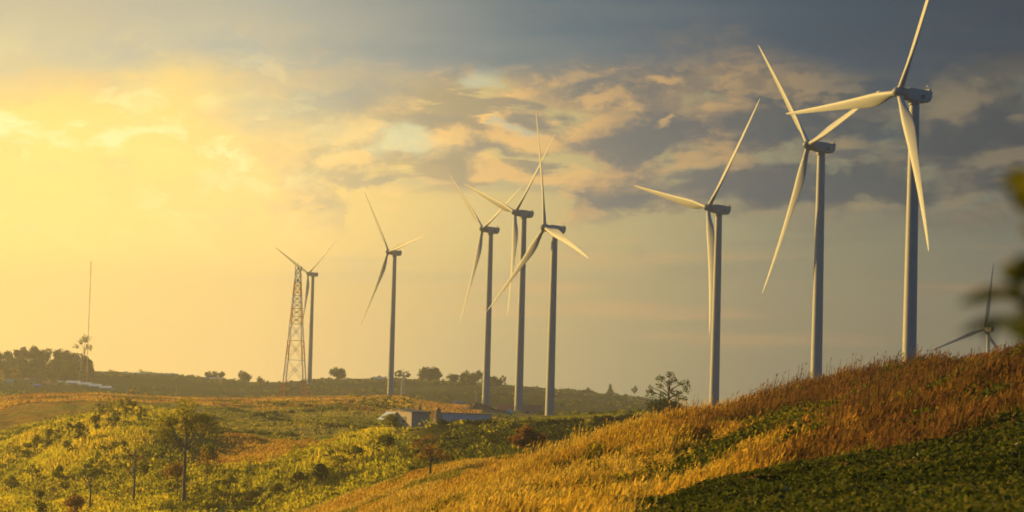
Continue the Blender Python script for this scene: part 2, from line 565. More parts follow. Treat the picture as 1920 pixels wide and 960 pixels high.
for i, (px, py, rp, th, k, label) in enumerate(TURB):
    base, zt, yaw = TB[i]
    bz = gz(base.x, base.y) - 0.3
    H = zt - bz
    root = empty('wind_turbine', (base.x, base.y, bz), label, 'wind turbine', TG, yaw)
    tw = MB()
    zs, rs = [], []
    for q in range(13):
        f = q / 12
        zs.append(f * H)
        rs.append(2.35 - 0.85 * f ** 1.15)
    tw.tube([(0, 0, z) for z in zs], rs, 40)
    for f in (0.27, 0.52, 0.76):
        rr = 2.35 - 0.85 * f ** 1.15
        tw.tube([(0, 0, f * H - 0.12), (0, 0, f * H + 0.12)], [rr + 0.05, rr + 0.05], 40)
    tow = tw.build('tower', M['turbine'], root, True)
    d = MB()
    d.box((0, -2.36, 3.4), (1.0, 0.16, 2.3))
    d.build('door', M['hub'], tow)
    fd = MB()
    fd.tube([(0, 0, -1.2), (0, 0, 0.35), (0, 0, 0.42)], [4.2, 4.2, 3.9], 32)
    fd.build('foundation', M['concrete'], root)
    nac = bpy.data.objects.new('nacelle_head', None)
    # nacelle, hub and blades share the tilted head frame, but each is a direct child of the turbine
    bpy.data.objects.remove(nac)
    tilt = R(5)
    head = Matrix.Translation((0, 0, H + 1.9)) @ Matrix.Rotation(-tilt, 4, 'X')
    ring = rbox(0, 0, 0, 0, 0, 0)
    n_ = MB()
    secs = [(-3.3, 3.0, 3.1, 0.0, 0.5), (-2.9, 3.4, 3.6, 0.0, 0.3), (-1.0, 3.5, 3.8, 0.0, 0.2), (3.7, 3.5, 3.8, 0.0, 0.2), (4.5, 3.45, 3.5, 0.15, 0.2), (5.1, 3.4, 2.5, 0.64, 0.2), (5.25, 3.2, 2.3, 0.7, 0.2)]
    n_.loft([ring(y, w, h, zc, c) for y, w, h, zc, c in secs])
    no = n_.build('nacelle', M['turbine'], root, True)
    no.matrix_local = head
    b = MB()
    b.box((0, 4.5, 2.2), (2.6, 0.5, 0.7))
    b.build('cooler', M['dark'], no)
    b = MB()
    for q in range(4):
        b.box((1.76, 2.0, -0.9 + q * 0.34), (0.06, 1.5, 0.22))
    b.build('side_vent', M['dark'], no)
    b = MB()
    b.box((0.2, 0.6, 1.93), (1.5, 1.9, 0.14))
    b.build('roof_hatch', M['hub'], no)
    b = MB()
    b.tube([(0.9, 3.6, 1.8), (0.9, 3.6, 3.2)], [0.06, 0.04], 6)
    b.box((0.9, 3.6, 3.2), (0.9, 0.08, 0.08))
    b.box((0.5, 3.6, 3.4), (0.12, 0.12, 0.35))
    b.box((1.3, 3.6, 3.4), (0.12, 0.12, 0.35))
    b.build('wind_vane', M['hub'], no)
    b = MB()
    b.tube([(0, 0, -3.2), (0, 0, -1.6)], [1.65, 1.75], 32)
    yb = b.build('yaw_bearing', M['hub'], no, True)
    hb = MB()
    hb.tube([(0, -over - 2.3, 0), (0, -over - 2.15, 0), (0, -over - 1.6, 0), (0, -over - 0.6, 0), (0, -over + 1.1, 0), (0, -over + 2.1, 0), (0, -3.2, 0)],
            [0.15, 0.75, 1.35, 1.75, 1.85, 1.7, 1.45], 32)
    for q in range(3):
        a = R(th + 120 * q)
        dx, dz = math.cos(a), math.sin(a)
        hb.tube([(dx * 1.1, -over, dz * 1.1), (dx * 1.95, -over - 0.05, dz * 1.95)], [1.15, 1.05], 24)
    ho = hb.build('hub', M['hub'], root, True)
    ho.matrix_local = head
    for q in range(3):
        if BL is None:
            bo = blade_mesh().build('blade', M['turbine'], root, True)
            BL = bo.data
        else:
            bo = bpy.data.objects.new('blade', BL)
            COL.objects.link(bo)
            bo.parent = root
        bo.matrix_local = head @ Matrix.Translation((0, -over, 0)) @ Matrix.Rotation(R(90 - (th + 120 * q)), 4, 'Y')

# ------------------------------------------------------------------ ground sheet
def cover(x, y, rho, phi, idx, t):
    """colour of what grows where, with shade put in under grass and in the belt"""
    n = x.size
    big = fbm(x / 26, y / 26, 21)
    sm = fbm(x / 6, y / 6, 22)
    huge = fbm(x / 95, y / 95, 23)
    gold = np.array((0.40, 0.235, 0.06))
    rust = np.array((0.27, 0.125, 0.04))
    lime = np.array((0.19, 0.20, 0.03))
    green = np.array((0.085, 0.115, 0.025))
    deep = np.array((0.04, 0.055, 0.018))
    soil = np.array((0.20, 0.10, 0.05))
    c = np.empty((n, 3))
    zone = idx.astype(float) + t - 2                       # 0 field foot, 1 field top, 2 bank crest, 3 gully, 4 hill crest ...

    def mixc(a, b, w):
        w = np.clip(w, 0, 1)[:, None]
        return a * (1 - w) + b * w
    c[:] = green
    zone = zone - 1                                        # 0 field foot, 1 field top, 2 bank, 3 gully, 4 hill crest, 6 golden ridge, 8-10 spurs, 11 plateau lip
    right = sstep(R(0.5), R(3.2), phi)
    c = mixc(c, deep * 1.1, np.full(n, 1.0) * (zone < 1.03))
    bank = (zone >= 1.03) & (zone < 2.5)
    c = np.where(bank[:, None], mixc(gold, rust, 0.2 + big), c)
    c = np.where((zone < 2.5)[:, None], mixc(mixc(gold, lime, sm * 1.3 - 0.3), c, right), c)
    gul = (zone >= 2.5) & (zone < 5)
    g = mixc(gold, rust, (big - 0.45) * 3 + sstep(R(4), R(10), phi) * 0.6)
    g = mixc(g, lime * 0.8, (sm - 0.45) * 4 * (1 - sstep(3.5, 3.9, zone)))
    g = mixc(g, deep, (1 - sstep(3.0, 3.5, zone + sm - 0.5)) * right)
    c = np.where(gul[:, None], g, c)
    gm = (zone >= 5) & (zone < 6.7)
    c = np.where((zone < 5)[:, None], c * 0.45, c)  # near ground darkened in colour, as shade between the grass
    c = np.where(gm[:, None], mixc(gold * 1.05, lime, (big - 0.5) * 4), c)
    sp = (zone >= 6.7) & (zone < 10.4)
    s_ = mixc(np.array((0.33, 0.31, 0.05)), np.array((0.19, 0.20, 0.04)), (sm - 0.35) * 2.5)
    s_ = mixc(s_, np.array((0.36, 0.24, 0.06)), (huge - 0.56) * 6)
    orange = np.exp(-((phi - R(-5.75)) / R(1.95)) ** 2) * np.exp(-((zone - 8.62) / 0.55) ** 2)
    s_ = mixc(s_, gold * 1.1, orange * 1.6)
    fieldg = sstep(R(-3.2), R(-2.2), phi) * sstep(8.75, 8.95, zone)
    s_ = mixc(s_, np.array((0.30, 0.32, 0.05)), fieldg)
    belt = sstep(R(-2.9), R(-1.6), phi) * (1 - sstep(8.2, 8.5, zone))  # belt ground coloured dark to stand for the slope's shade
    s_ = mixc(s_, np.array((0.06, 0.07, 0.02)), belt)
    terr = (1.4 - np.abs(phi - R(-5)) / R(2.6)).clip(0, 1) * sstep(9.0, 9.3, zone)
    s_ = mixc(s_, np.array((0.40, 0.37, 0.09)), terr)
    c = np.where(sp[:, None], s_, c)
    pl = (zone >= 10.4) & (zone < 11.6)
    p_ = mixc(np.array((0.36, 0.23, 0.06)), lime, (big - 0.45) * 3 + sstep(R(-3), R(-1), phi))
    c = np.where(pl[:, None], p_, c)
    fa = zone >= 11.6
    f_ = mixc(np.array((0.07, 0.085, 0.03)), np.array((0.16, 0.12, 0.06)), (huge - 0.5) * 4)
    c = np.where(fa[:, None], f_, c)
    return c


def build_ground():
    a = np.concatenate([np.linspace(-180, -60, 40), np.linspace(-60, -14, 140)[1:], np.arange(-13.95, 14, 0.05), np.linspace(14, 60, 140), np.linspace(60, 180, 40)[1:]])
    phi = np.radians(a)
    rho = np.concatenate([[0.02, 1.0], np.geomspace(2, 60, 60), np.geomspace(60, 400, 330)[1:], np.geomspace(400, 1500, 230)[1:], np.geomspace(1500, 4200, 60)[1:]])
    P, Q = np.meshgrid(phi, rho, indexing='ij')
    x, y = (Q * np.sin(P)).ravel(), (Q * np.cos(P)).ravel()
    z, rr, ph, idx, t = terrain(x, y)
    co = np.stack([x, y, z], 1).astype(np.float32)
    na, nr = len(phi), len(rho)
    I = np.arange(na * nr).reshape(na, nr)
    q = np.stack([I[:-1, :-1], I[1:, :-1], I[1:, 1:], I[:-1, 1:]], -1).reshape(-1, 4)
    me = bpy.data.meshes.new('ground')
    me.vertices.add(len(co))
    me.vertices.foreach_set('co', co.ravel())
    me.loops.add(q.size)
    me.loops.foreach_set('vertex_index', q[:, ::-1].astype(np.int32).ravel())
    me.polygons.add(len(q))
    me.polygons.foreach_set('loop_start', np.arange(0, q.size, 4, dtype=np.int32))
    at_ = me.color_attributes.new('tone', 'FLOAT_COLOR', 'POINT')
    cc = np.ones((len(co), 4), np.float32)
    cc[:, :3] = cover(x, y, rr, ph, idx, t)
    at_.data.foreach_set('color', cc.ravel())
    me.materials.append(M['ground'])
    me.update()
    me.polygons.foreach_set('use_smooth', np.ones(len(q), bool))
    o = bpy.data.objects.new('ground', me)
    COL.objects.link(o)
    me.update()
    tag(o, 'rolling grassy hills and farm fields falling away to a far ridge', 'hills', kind='structure')
    if me.polygons[len(q) // 2].normal.z < 0:
        me.flip_normals()


build_ground()

# ------------------------------------------------------------------ grass, weeds, crops, undergrowth
def sector(n, c0, c1, r0_, r1_):
    """random ground points between two photo columns and two ranges"""
    a0, a1 = math.atan2(ray(c0, 700).x, 1), math.atan2(ray(c1, 700).x, 1)
    phi = RNG.uniform(a0, a1, n)
    rho = np.sqrt(RNG.uniform(r0_**2, r1_**2, n))
    x, y = rho * np.sin(phi), rho * np.cos(phi)
    z, rr, ph, idx, t = terrain(x, y)
    return np.stack([x, y, z], 1), idx + t - 3.0, ph, rr


def tone(cols, w, jit=0.18):
    """mix of a list of colours by a weight 0..1 with jitter"""
    w = np.clip(w, 0, 0.999) * (len(cols) - 1)
    i = w.astype(int)
    f = (w - i)[:, None]
    c = np.array(cols)
    c = c[i] * (1 - f) + c[i + 1] * f
    return c * RNG.uniform(1 - jit, 1 + jit, (len(c), 1)) * RNG.uniform(0.94, 1.06, (len(c), 3))


GOLD, RUST, STRAW = (0.48, 0.32, 0.045), (0.28, 0.135, 0.038), (0.52, 0.39, 0.08)
LIME, GREEN, DEEP, OLIVE = (0.28, 0.275, 0.032), (0.11, 0.14, 0.025), (0.035, 0.05, 0.016), (0.17, 0.155, 0.03)


SPOTS = [(1452, 806, 2.4), (1432, 822, 2.6), (1478, 796, 2.0), (1402, 838, 2.2), (1372, 852, 1.8), (1345, 866, 2.0), (1318, 884, 2.0), (1292, 900, 1.6), (1300, 846, 1.7), (1268, 872, 1.5), (1692, 704, 2.0), (1714, 699, 2.0), (1672, 716, 1.6), (1560, 778, 1.5), (1530, 790, 1.4),
         (1500, 842, 1.2), (1240, 902, 1.5), (1205, 880, 1.3), (1180, 920, 1.4), (1110, 905, 1.2), (1640, 745, 1.3), (1770, 700, 1.2), (1380, 812, 1.2)]
SPOTS = [(hit(px, py, 132), r) for px, py, r in SPOTS] + [(hit(px, py, 90), r) for px, py, r in ((1850, 776, 0.9), (1875, 770, 0.9), (1822, 786, 0.8), (1905, 762, 0.8))]  # last four: dark bushes standing in for the shadow under the bank


def in_spot(x, y, grow=1.0):
    m = np.zeros(len(x), bool)
    for p, r in SPOTS:
        m |= ((x - p.x) / (r * 1.25)) ** 2 + ((y - p.y) / (r * 1.9)) ** 2 < (grow * (0.75 + 0.5 * fbm(x / 1.5, y / 1.5, 90, 2))) ** 2
    return m


def dry_grass():
    def field_mask(x, y, zn, ph, cl):
        edge = 1.03 - 0.9 * (fbm(x / 4.5, y / 4.5, 46, 3) - 0.42) - 0.3 * (cl - 0.5)
        m = ~((zn < edge) & (ph > R(3.3) - 0.02 * zn)) & (zn > -0.9)
        patch = fbm(x / 13, y / 13, 42, 3)
        gully = (zn > 2.15) & (zn < 3.0 + patch * 0.6) & (ph > R(3.2))
        m &= ~(gully & (RNG.random(len(x)) < 0.93))
        low = (1 - sstep(3.25, 3.7, zn)) * sstep(R(1.2), R(3.0), ph) * (1 - sstep(R(6.6), R(8.0), ph))
        weedy = sstep(0.52, 0.66, fbm(x / 8, y / 8, 43, 3) + 0.13 * low) * (zn < 3.93) * (zn > 2.3)
        m &= ~(in_spot(x, y) & (RNG.random(len(x)) < 0.93))
        return m & (RNG.random(len(x)) > weedy * 0.8), patch

    def dry_tone(w):
        return tone([STRAW, GOLD, GOLD, (0.27, 0.15, 0.042), (0.13, 0.068, 0.03)], w, 0.12)
    # low mixed understorey
    P, zn, ph, rr = sector(370000, 740, 2250, 66, 262)
    x, y = P[:, 0], P[:, 1]
    cl = 0.65 * fbm(x / 1.9, y / 1.9, 41, 3) + 0.35 * fbm(x / 5.5, y / 5.5, 45, 2)
    keep, patch = field_mask(x, y, zn, ph, cl)
    P, zn, ph, cl, patch = P[keep], zn[keep], ph[keep], cl[keep], patch[keep]
    n = len(P)
    h = (0.2 + 0.75 * cl) * RNG.uniform(0.5, 1.2, n)
    ang = RNG.uniform(0, 2 * np.pi, n)
    lean = np.stack([np.cos(ang), np.sin(ang), np.zeros(n)], 1) * (h * RNG.uniform(0.1, 0.7, n))[:, None]
    Vs = [blade_quads(P, h, RNG.uniform(0.05, 0.11, n), lean, tip=0.4)]
    w = 0.12 + (patch - 0.5) * 1.7 + sstep(R(2.5), R(11.0), ph) * 0.8 + 0.42 * sstep(R(4.8), R(9.0), ph) - 0.12 * ((zn > 0.9) & (zn < 2.3))
    g = (fbm(P[:, 0] / 3.5, P[:, 1] / 3.5, 49, 3) - 0.44) * 5
    g = np.clip(g, 0, 1)[:, None]
    top = dry_tone(w) * (1 - g) + tone([OLIVE, (0.12, 0.12, 0.026), (0.2, 0.16, 0.035)], RNG.random(n)) * g
    Cs = [np.stack([top * 0.8, top * 0.8, top, top], 1)]
    # tussocks of tall stems with seed heads
    B, zb, pb, rb = sector(19100, 740, 2250, 88, 262)
    x, y = B[:, 0], B[:, 1]
    cl = fbm(x / 6, y / 6, 45, 3)
    keep, patch = field_mask(x, y, zb, pb, cl)
    keep &= RNG.random(len(x)) < np.clip((cl - 0.28) * 3.2, 0.08, 1)
    B, zb, pb, cl, patch = B[keep], zb[keep], pb[keep], cl[keep], patch[keep]
    nb = len(B)
    lump = sstep(0.5, 0.7, fbm(B[:, 0] / 5.5, B[:, 1] / 5.5, 47, 3)) * sstep(3.2, 3.7, zb)
    size = RNG.lognormal(0, 0.28, nb).clip(0.5, 1.8) * (0.65 + 0.6 * cl) * (1 + 0.8 * lump)
    wb = 0.12 + (patch - 0.5) * 1.7 + sstep(R(2.5), R(11.0), pb) * 0.8 + 0.42 * sstep(R(4.8), R(9.0), pb) - 0.12 * ((zb > 0.9) & (zb < 2.3)) + 0.15 * ((zb > 2.8) & (zb < 3.8)) * sstep(R(1), R(4), pb) + RNG.normal(0, 0.12, nb)
    wind = np.stack([0.22 + 0.12 * (fbm(B[:, 0] / 9, B[:, 1] / 9, 50) - 0.5), RNG.normal(0, 0.08, nb), np.zeros(nb)], 1)
    k = 38
    S, W, Wd = np.repeat(size, k), np.repeat(wb, k), np.repeat(wind, k, 0)
    n = nb * k
    ang = RNG.uniform(0, 2 * np.pi, n)
    r_ = np.sqrt(RNG.random(n)) * 0.34 * S
    off = np.stack([np.cos(ang) * r_, np.sin(ang) * r_, np.zeros(n)], 1)
    P = np.repeat(B, k, 0) + off
    h = S * RNG.uniform(0.55, 1.25, n) * (1 - 0.35 * (r_ / (0.34 * S)) ** 2)
    lean = off * RNG.uniform(0.5, 1.5, n)[:, None] + Wd * h[:, None]
    bent = RNG.random(n) < 0.08
    lean[bent] *= 2.6
    h[bent] *= 0.65
    Vs.append(blade_quads(P, h, RNG.uniform(0.035, 0.08, n), lean, tip=0.5))
    top = dry_tone(W)
    lowc = tone([LIME, OLIVE, GOLD], RNG.random(n) * 0.9)
    Cs.append(np.stack([lowc, lowc, top, top], 1))
    m = RNG.random(n) < 0.4
    Ph = P[m] + lean[m]
    Ph[:, 2] += h[m]
    q = len(Ph)
    lh = np.stack([RNG.uniform(-0.02, 0.24, q), RNG.uniform(-0.1, 0.1, q), np.zeros(q)], 1)
    Vs.append(blade_quads(Ph, RNG.uniform(0.14, 0.34, q), RNG.uniform(0.07, 0.15, q), lh, tip=0.3))
    Cs.append(np.repeat((top[m] * 1.12)[:, None], 4, 1))
    o = quads('dry_grass', np.concatenate(Vs), np.concatenate(Cs), M['grass'])
    tag(o, 'tall golden and rusty dry grass covering the near hill and its bank', 'grass', kind='stuff')


def hill_weeds():
    P, zn, ph, rr = sector(290000, 760, 2250, 110, 258)
    x, y = P[:, 0], P[:, 1]
    wn = fbm(x / 8, y / 8, 43, 3)
    gully = (zn > 2.1) & (zn < 2.85 + wn * 0.5) & (ph > R(2.6))
    low = (1 - sstep(3.25, 3.7, zn)) * sstep(R(1.2), R(3.0), ph) * (1 - sstep(R(6.6), R(8.0), ph)) * (zn > 2.3)
    wn = wn + 0.13 * low
    keep = (((wn > 0.53) & (zn > 2.3) & (zn < 3.93)) | (gully & (wn > 0.36)))
    P, zn, ph, wn = P[keep], zn[keep], ph[keep], wn[keep]
    n = len(P)
    hump = fbm(P[:, 0] / 1.6, P[:, 1] / 1.6, 44, 3)
    P = P.copy()
    P[:, 2] += RNG.uniform(0.0, 1.0, n) * (0.25 + 1.6 * hump)
    V = leaf_quads(P, 0.2, flat=0.3)
    C = tone([DEEP, (0.08, 0.095, 0.022), (0.13, 0.12, 0.026), (0.21, 0.18, 0.03)], hump * 1.5 - 0.3 - 0.35 * sstep(R(5), R(10), ph) + RNG.normal(0, 0.12, n))
    B, zb_, pb_, rb_ = sector(2600, 1270, 1960, 120, 258)
    pn = fbm(B[:, 0] / 7, B[:, 1] / 7, 48, 3)
    kb = ((zb_ > 2.2) & (zb_ < 3.0) & (pn > 0.42)) | ((zb_ > 3.1) & (zb_ < 3.85) & (pn > 0.63)) | ((zb_ > 1.02) & (zb_ < 1.4) & (pb_ > R(9.2)) & (pn > 0.36))  # last term: dark bushes along the bank foot, in place of its shadow
    B, pb_ = B[kb], pb_[kb]
    rb = RNG.uniform(0.35, 1.15, len(B))
    V2, C2 = bush_cloud(B, rb, rb * 1.35, 60, 0.17, [DEEP, DEEP, GREEN, OLIVE], RNG.random(len(B)) * 0.9 - 0.25 * sstep(R(6), R(10), pb_))
    B, zb_, pb_, rb_ = sector(2600, 1270, 1560, 150, 235)
    pn = fbm(B[:, 0] / 6, B[:, 1] / 6, 58, 3)
    kb = (zb_ > 2.55) & (zb_ < 3.42) & (pn > 0.40)
    B = B[kb]
    rb = RNG.lognormal(-0.25, 0.35, len(B)).clip(0.3, 1.5)
    V3, C3 = bush_cloud(B, rb, rb * 1.3, 60, 0.17, [DEEP, DEEP, (0.06, 0.075, 0.018), OLIVE], RNG.random(len(B)) ** 1.4)
    bs_ = []
    for p, r in SPOTS:
        k = int(13 * r * r)
        ang, rr_ = RNG.uniform(0, 2 * np.pi, k), np.sqrt(RNG.random(k)) * r
        bs_.append(np.stack([p.x + np.cos(ang) * rr_ * 1.25, p.y + np.sin(ang) * rr_ * 1.9, 0 * ang], 1))
    B = np.concatenate(bs_)
    B[:, 2] = terrain(B[:, 0], B[:, 1])[0]
    rb = RNG.lognormal(-0.5, 0.35, len(B)).clip(0.25, 1.2)
    V4, C4 = bush_cloud(B, rb, rb * RNG.uniform(1.0, 2.0, len(B)), 70, 0.16, [DEEP, (0.05, 0.065, 0.017), (0.08, 0.095, 0.02), (0.16, 0.15, 0.03)], RNG.random(len(B)) * 0.9)
    V, C = np.concatenate([V, V2, V3, V4]), np.concatenate([C, C2, C3, C4])
    o = quads('hill_weeds', V, C, M['leaf'])
    tag(o, 'green weeds growing in the gully and in patches among the dry grass', 'weeds', kind='stuff')


def bean_field():
    P, zn, ph, rr = sector(400000, 1180, 2250, 40, 131)
    keep = (zn < 1.05) & (ph > R(3.0) - 0.02 * zn)
    P, zn, ph = P[keep], zn[keep], ph[keep]
    n = len(P)
    x, y = P[:, 0], P[:, 1]
    row = 0.5 + 0.5 * np.sin((x * 0.35 + y * 0.94) * 2 * np.pi / 1.5 + 2.5 * fbm(x / 9, y / 9, 51))
    hump = fbm(x / 1.1, y / 1.1, 52, 3) * 0.55 + 0.25 * row + 0.3 * fbm(x / 4, y / 4, 55, 2)
    P = P.copy()
    P[:, 2] += RNG.uniform(0.05, 1.0, n) * (0.1 + 0.62 * hump)
    V = leaf_quads(P, RNG.uniform(0.06, 0.17, n) * np.clip(np.hypot(x, y) / 95, 0.45, 1.1), flat=0.9)
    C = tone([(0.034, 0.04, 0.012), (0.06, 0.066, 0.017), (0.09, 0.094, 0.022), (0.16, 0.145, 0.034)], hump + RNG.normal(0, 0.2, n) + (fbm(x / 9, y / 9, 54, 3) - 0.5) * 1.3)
    dry = RNG.random(n) < 0.007
    C[dry] = np.array((0.36, 0.32, 0.2)) * RNG.uniform(0.6, 1.1, (dry.sum(), 1))
    brown = (RNG.random(n) < 0.5) & (fbm(x / 7, y / 7, 53) > 0.66)
    C[brown] = np.array((0.22, 0.12, 0.05)) * RNG.uniform(0.7, 1.2, (brown.sum(), 1))
    # straggling weeds along the ragged upper edge
    B, zb_, pb_, rb_ = sector(7000, 1180, 2250, 60, 131)
    kb = (zb_ < 1.12) & (zb_ > 0.35 + 0.6 * RNG.random(len(pb_)) ** 0.4) & (pb_ > R(3.0))
    B = B[kb]
    rb = RNG.uniform(0.15, 0.5, len(B))
    V2, C2 = bush_cloud(B, rb, rb * 1.6, 26, 0.1, [(0.05, 0.06, 0.016), (0.1, 0.11, 0.025), OLIVE, (0.24, 0.17, 0.05)], RNG.random(len(B)))
    V, C = np.concatenate([V, V2]), np.concatenate([C, C2])
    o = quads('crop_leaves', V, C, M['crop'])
    tag(o, 'low dark green leafy crop on the shaded field in the lower right corner', 'crop', kind='stuff')


def ridge_grass():
    """drier grass on the golden ridge in the middle and on the far plateau lip"""
    out_v, out_c = [], []
    P, zn, ph, rr = sector(130000, 360, 1080, 345, 500)
    keep = (zn > 5.0) & (zn < 6.8)
    P, ph = P[keep], ph[keep]
    n = len(P)
    cl = fbm(P[:, 0] / 4, P[:, 1] / 4, 61, 3)
    h = (0.2 + 0.9 * cl) * RNG.uniform(0.6, 1.2, n)
    ln = RNG.normal(0, 0.12, (n, 3)) * np.array((1, 1, 0))
    ln[:, 0] += 0.12
    out_v.append(blade_quads(P, h, RNG.uniform(0.1, 0.22, n), ln, tip=0.5))
    top = tone([STRAW, GOLD, GOLD, RUST], 0.2 + (fbm(P[:, 0] / 15, P[:, 1] / 15, 62) - 0.5) * 2.5)
    gr = fbm(P[:, 0] / 10, P[:, 1] / 16, 63) > 0.6
    top[gr] = tone([LIME, OLIVE], RNG.random(gr.sum()))
    out_c.append(top)
    P, zn, ph, rr = sector(90000, -40, 1020, 1090, 1420)
    keep = (zn > 10.3) & (zn < 11.35) & ~((ph > R(-0.6)) & (zn > 10.7))
    P, ph = P[keep], ph[keep]
    n = len(P)
    cl = fbm(P[:, 0] / 12, P[:, 1] / 12, 64, 3)
    keep = RNG.random(n) < np.clip((cl - 0.25) * 3, 0.05, 1)
    P, cl = P[keep], cl[keep]
    n = len(P)
    h = (0.3 + 1.5 * cl) * RNG.uniform(0.5, 1.2, n)
    ln = RNG.normal(0, 0.3, (n, 3)) * np.array((1, 1, 0))
    out_v.append(blade_quads(P, h, RNG.uniform(0.3, 0.9, n), ln, tip=0.6))
    out_c.append(tone([GOLD, STRAW, (0.42, 0.22, 0.06), OLIVE, GREEN], (fbm(P[:, 0] / 30, P[:, 1] / 30, 65) - 0.3) * 2))
    # orange grass patch on the spur
    P, zn, ph, rr = sector(80000, 280, 720, 580, 860)
    orange = np.exp(-((ph - R(-5.75)) / R(1.95)) ** 2) * np.exp(-((zn - 8.62) / 0.55) ** 2)
    keep = orange > 0.4
    P = P[keep]
    n = len(P)
    cl = fbm(P[:, 0] / 6, P[:, 1] / 6, 66, 3)
    out_v.append(blade_quads(P, (0.2 + cl) * RNG.uniform(0.6, 1.2, n), RNG.uniform(0.2, 0.5, n), RNG.normal(0, 0.2, (n, 3)) * np.array((1, 1, 0)), tip=0.6))
    out_c.append(tone([STRAW, GOLD, GOLD, RUST], cl * 1.4 - 0.2))
    P, zn, ph, rr = sector(200000, 330, 1240, 640, 1300)
    keep = ((zn > 9.05) & (zn < 10.5) & (ph > R(-7.2)) & (ph <= R(-2.8))) | ((zn > 8.72) & (zn < 10.3) & (ph > R(-2.8)))
    P, ph = P[keep], ph[keep]
    n = len(P)
    strip = np.sin((P[:, 1] * 0.9 + P[:, 0] * 0.5) / 16 + 3 * fbm(P[:, 0] / 60, P[:, 1] / 60, 67))
    out_v.append(blade_quads(P, RNG.uniform(0.25, 0.7, n), RNG.uniform(0.3, 0.7, n), RNG.normal(0, 0.2, (n, 3)) * np.array((1, 1, 0)), tip=0.6))
    out_c.append(tone([(0.14, 0.17, 0.03), (0.24, 0.25, 0.04), (0.36, 0.32, 0.07)], 0.5 + 0.4 * strip - 0.3 * (ph > R(-2.8)) + RNG.normal(0, 0.15, n)))
    o = quads('ridge_grass', np.concatenate(out_v), np.concatenate(out_c), M['grass'])
    tag(o, 'short golden grass on the middle ridge, the spur and the plateau edge', 'grass', kind='stuff')


def bush_cloud(B, rad, hgt, per, size, cols, w):
    """leaf cards for many low bushes at B"""
    n = len(B)
    cen = np.repeat(B, per, 0)
    d = rand_unit(n * per)
    d[:, 2] = np.abs(d[:, 2])
    k = RNG.uniform(0.45, 1.0, n * per)[:, None]
    rr = np.repeat(rad, per)[:, None]
    hh = np.repeat(hgt, per)
    P = cen + d * k * rr
    P[:, 2] = cen[:, 2] + d[:, 2] * k[:, 0] * hh
    V = leaf_quads(P, size, out=d)
    ww = np.repeat(w, per) + RNG.normal(0, 0.13, n * per)
    return V, tone(cols, ww, 0.2)


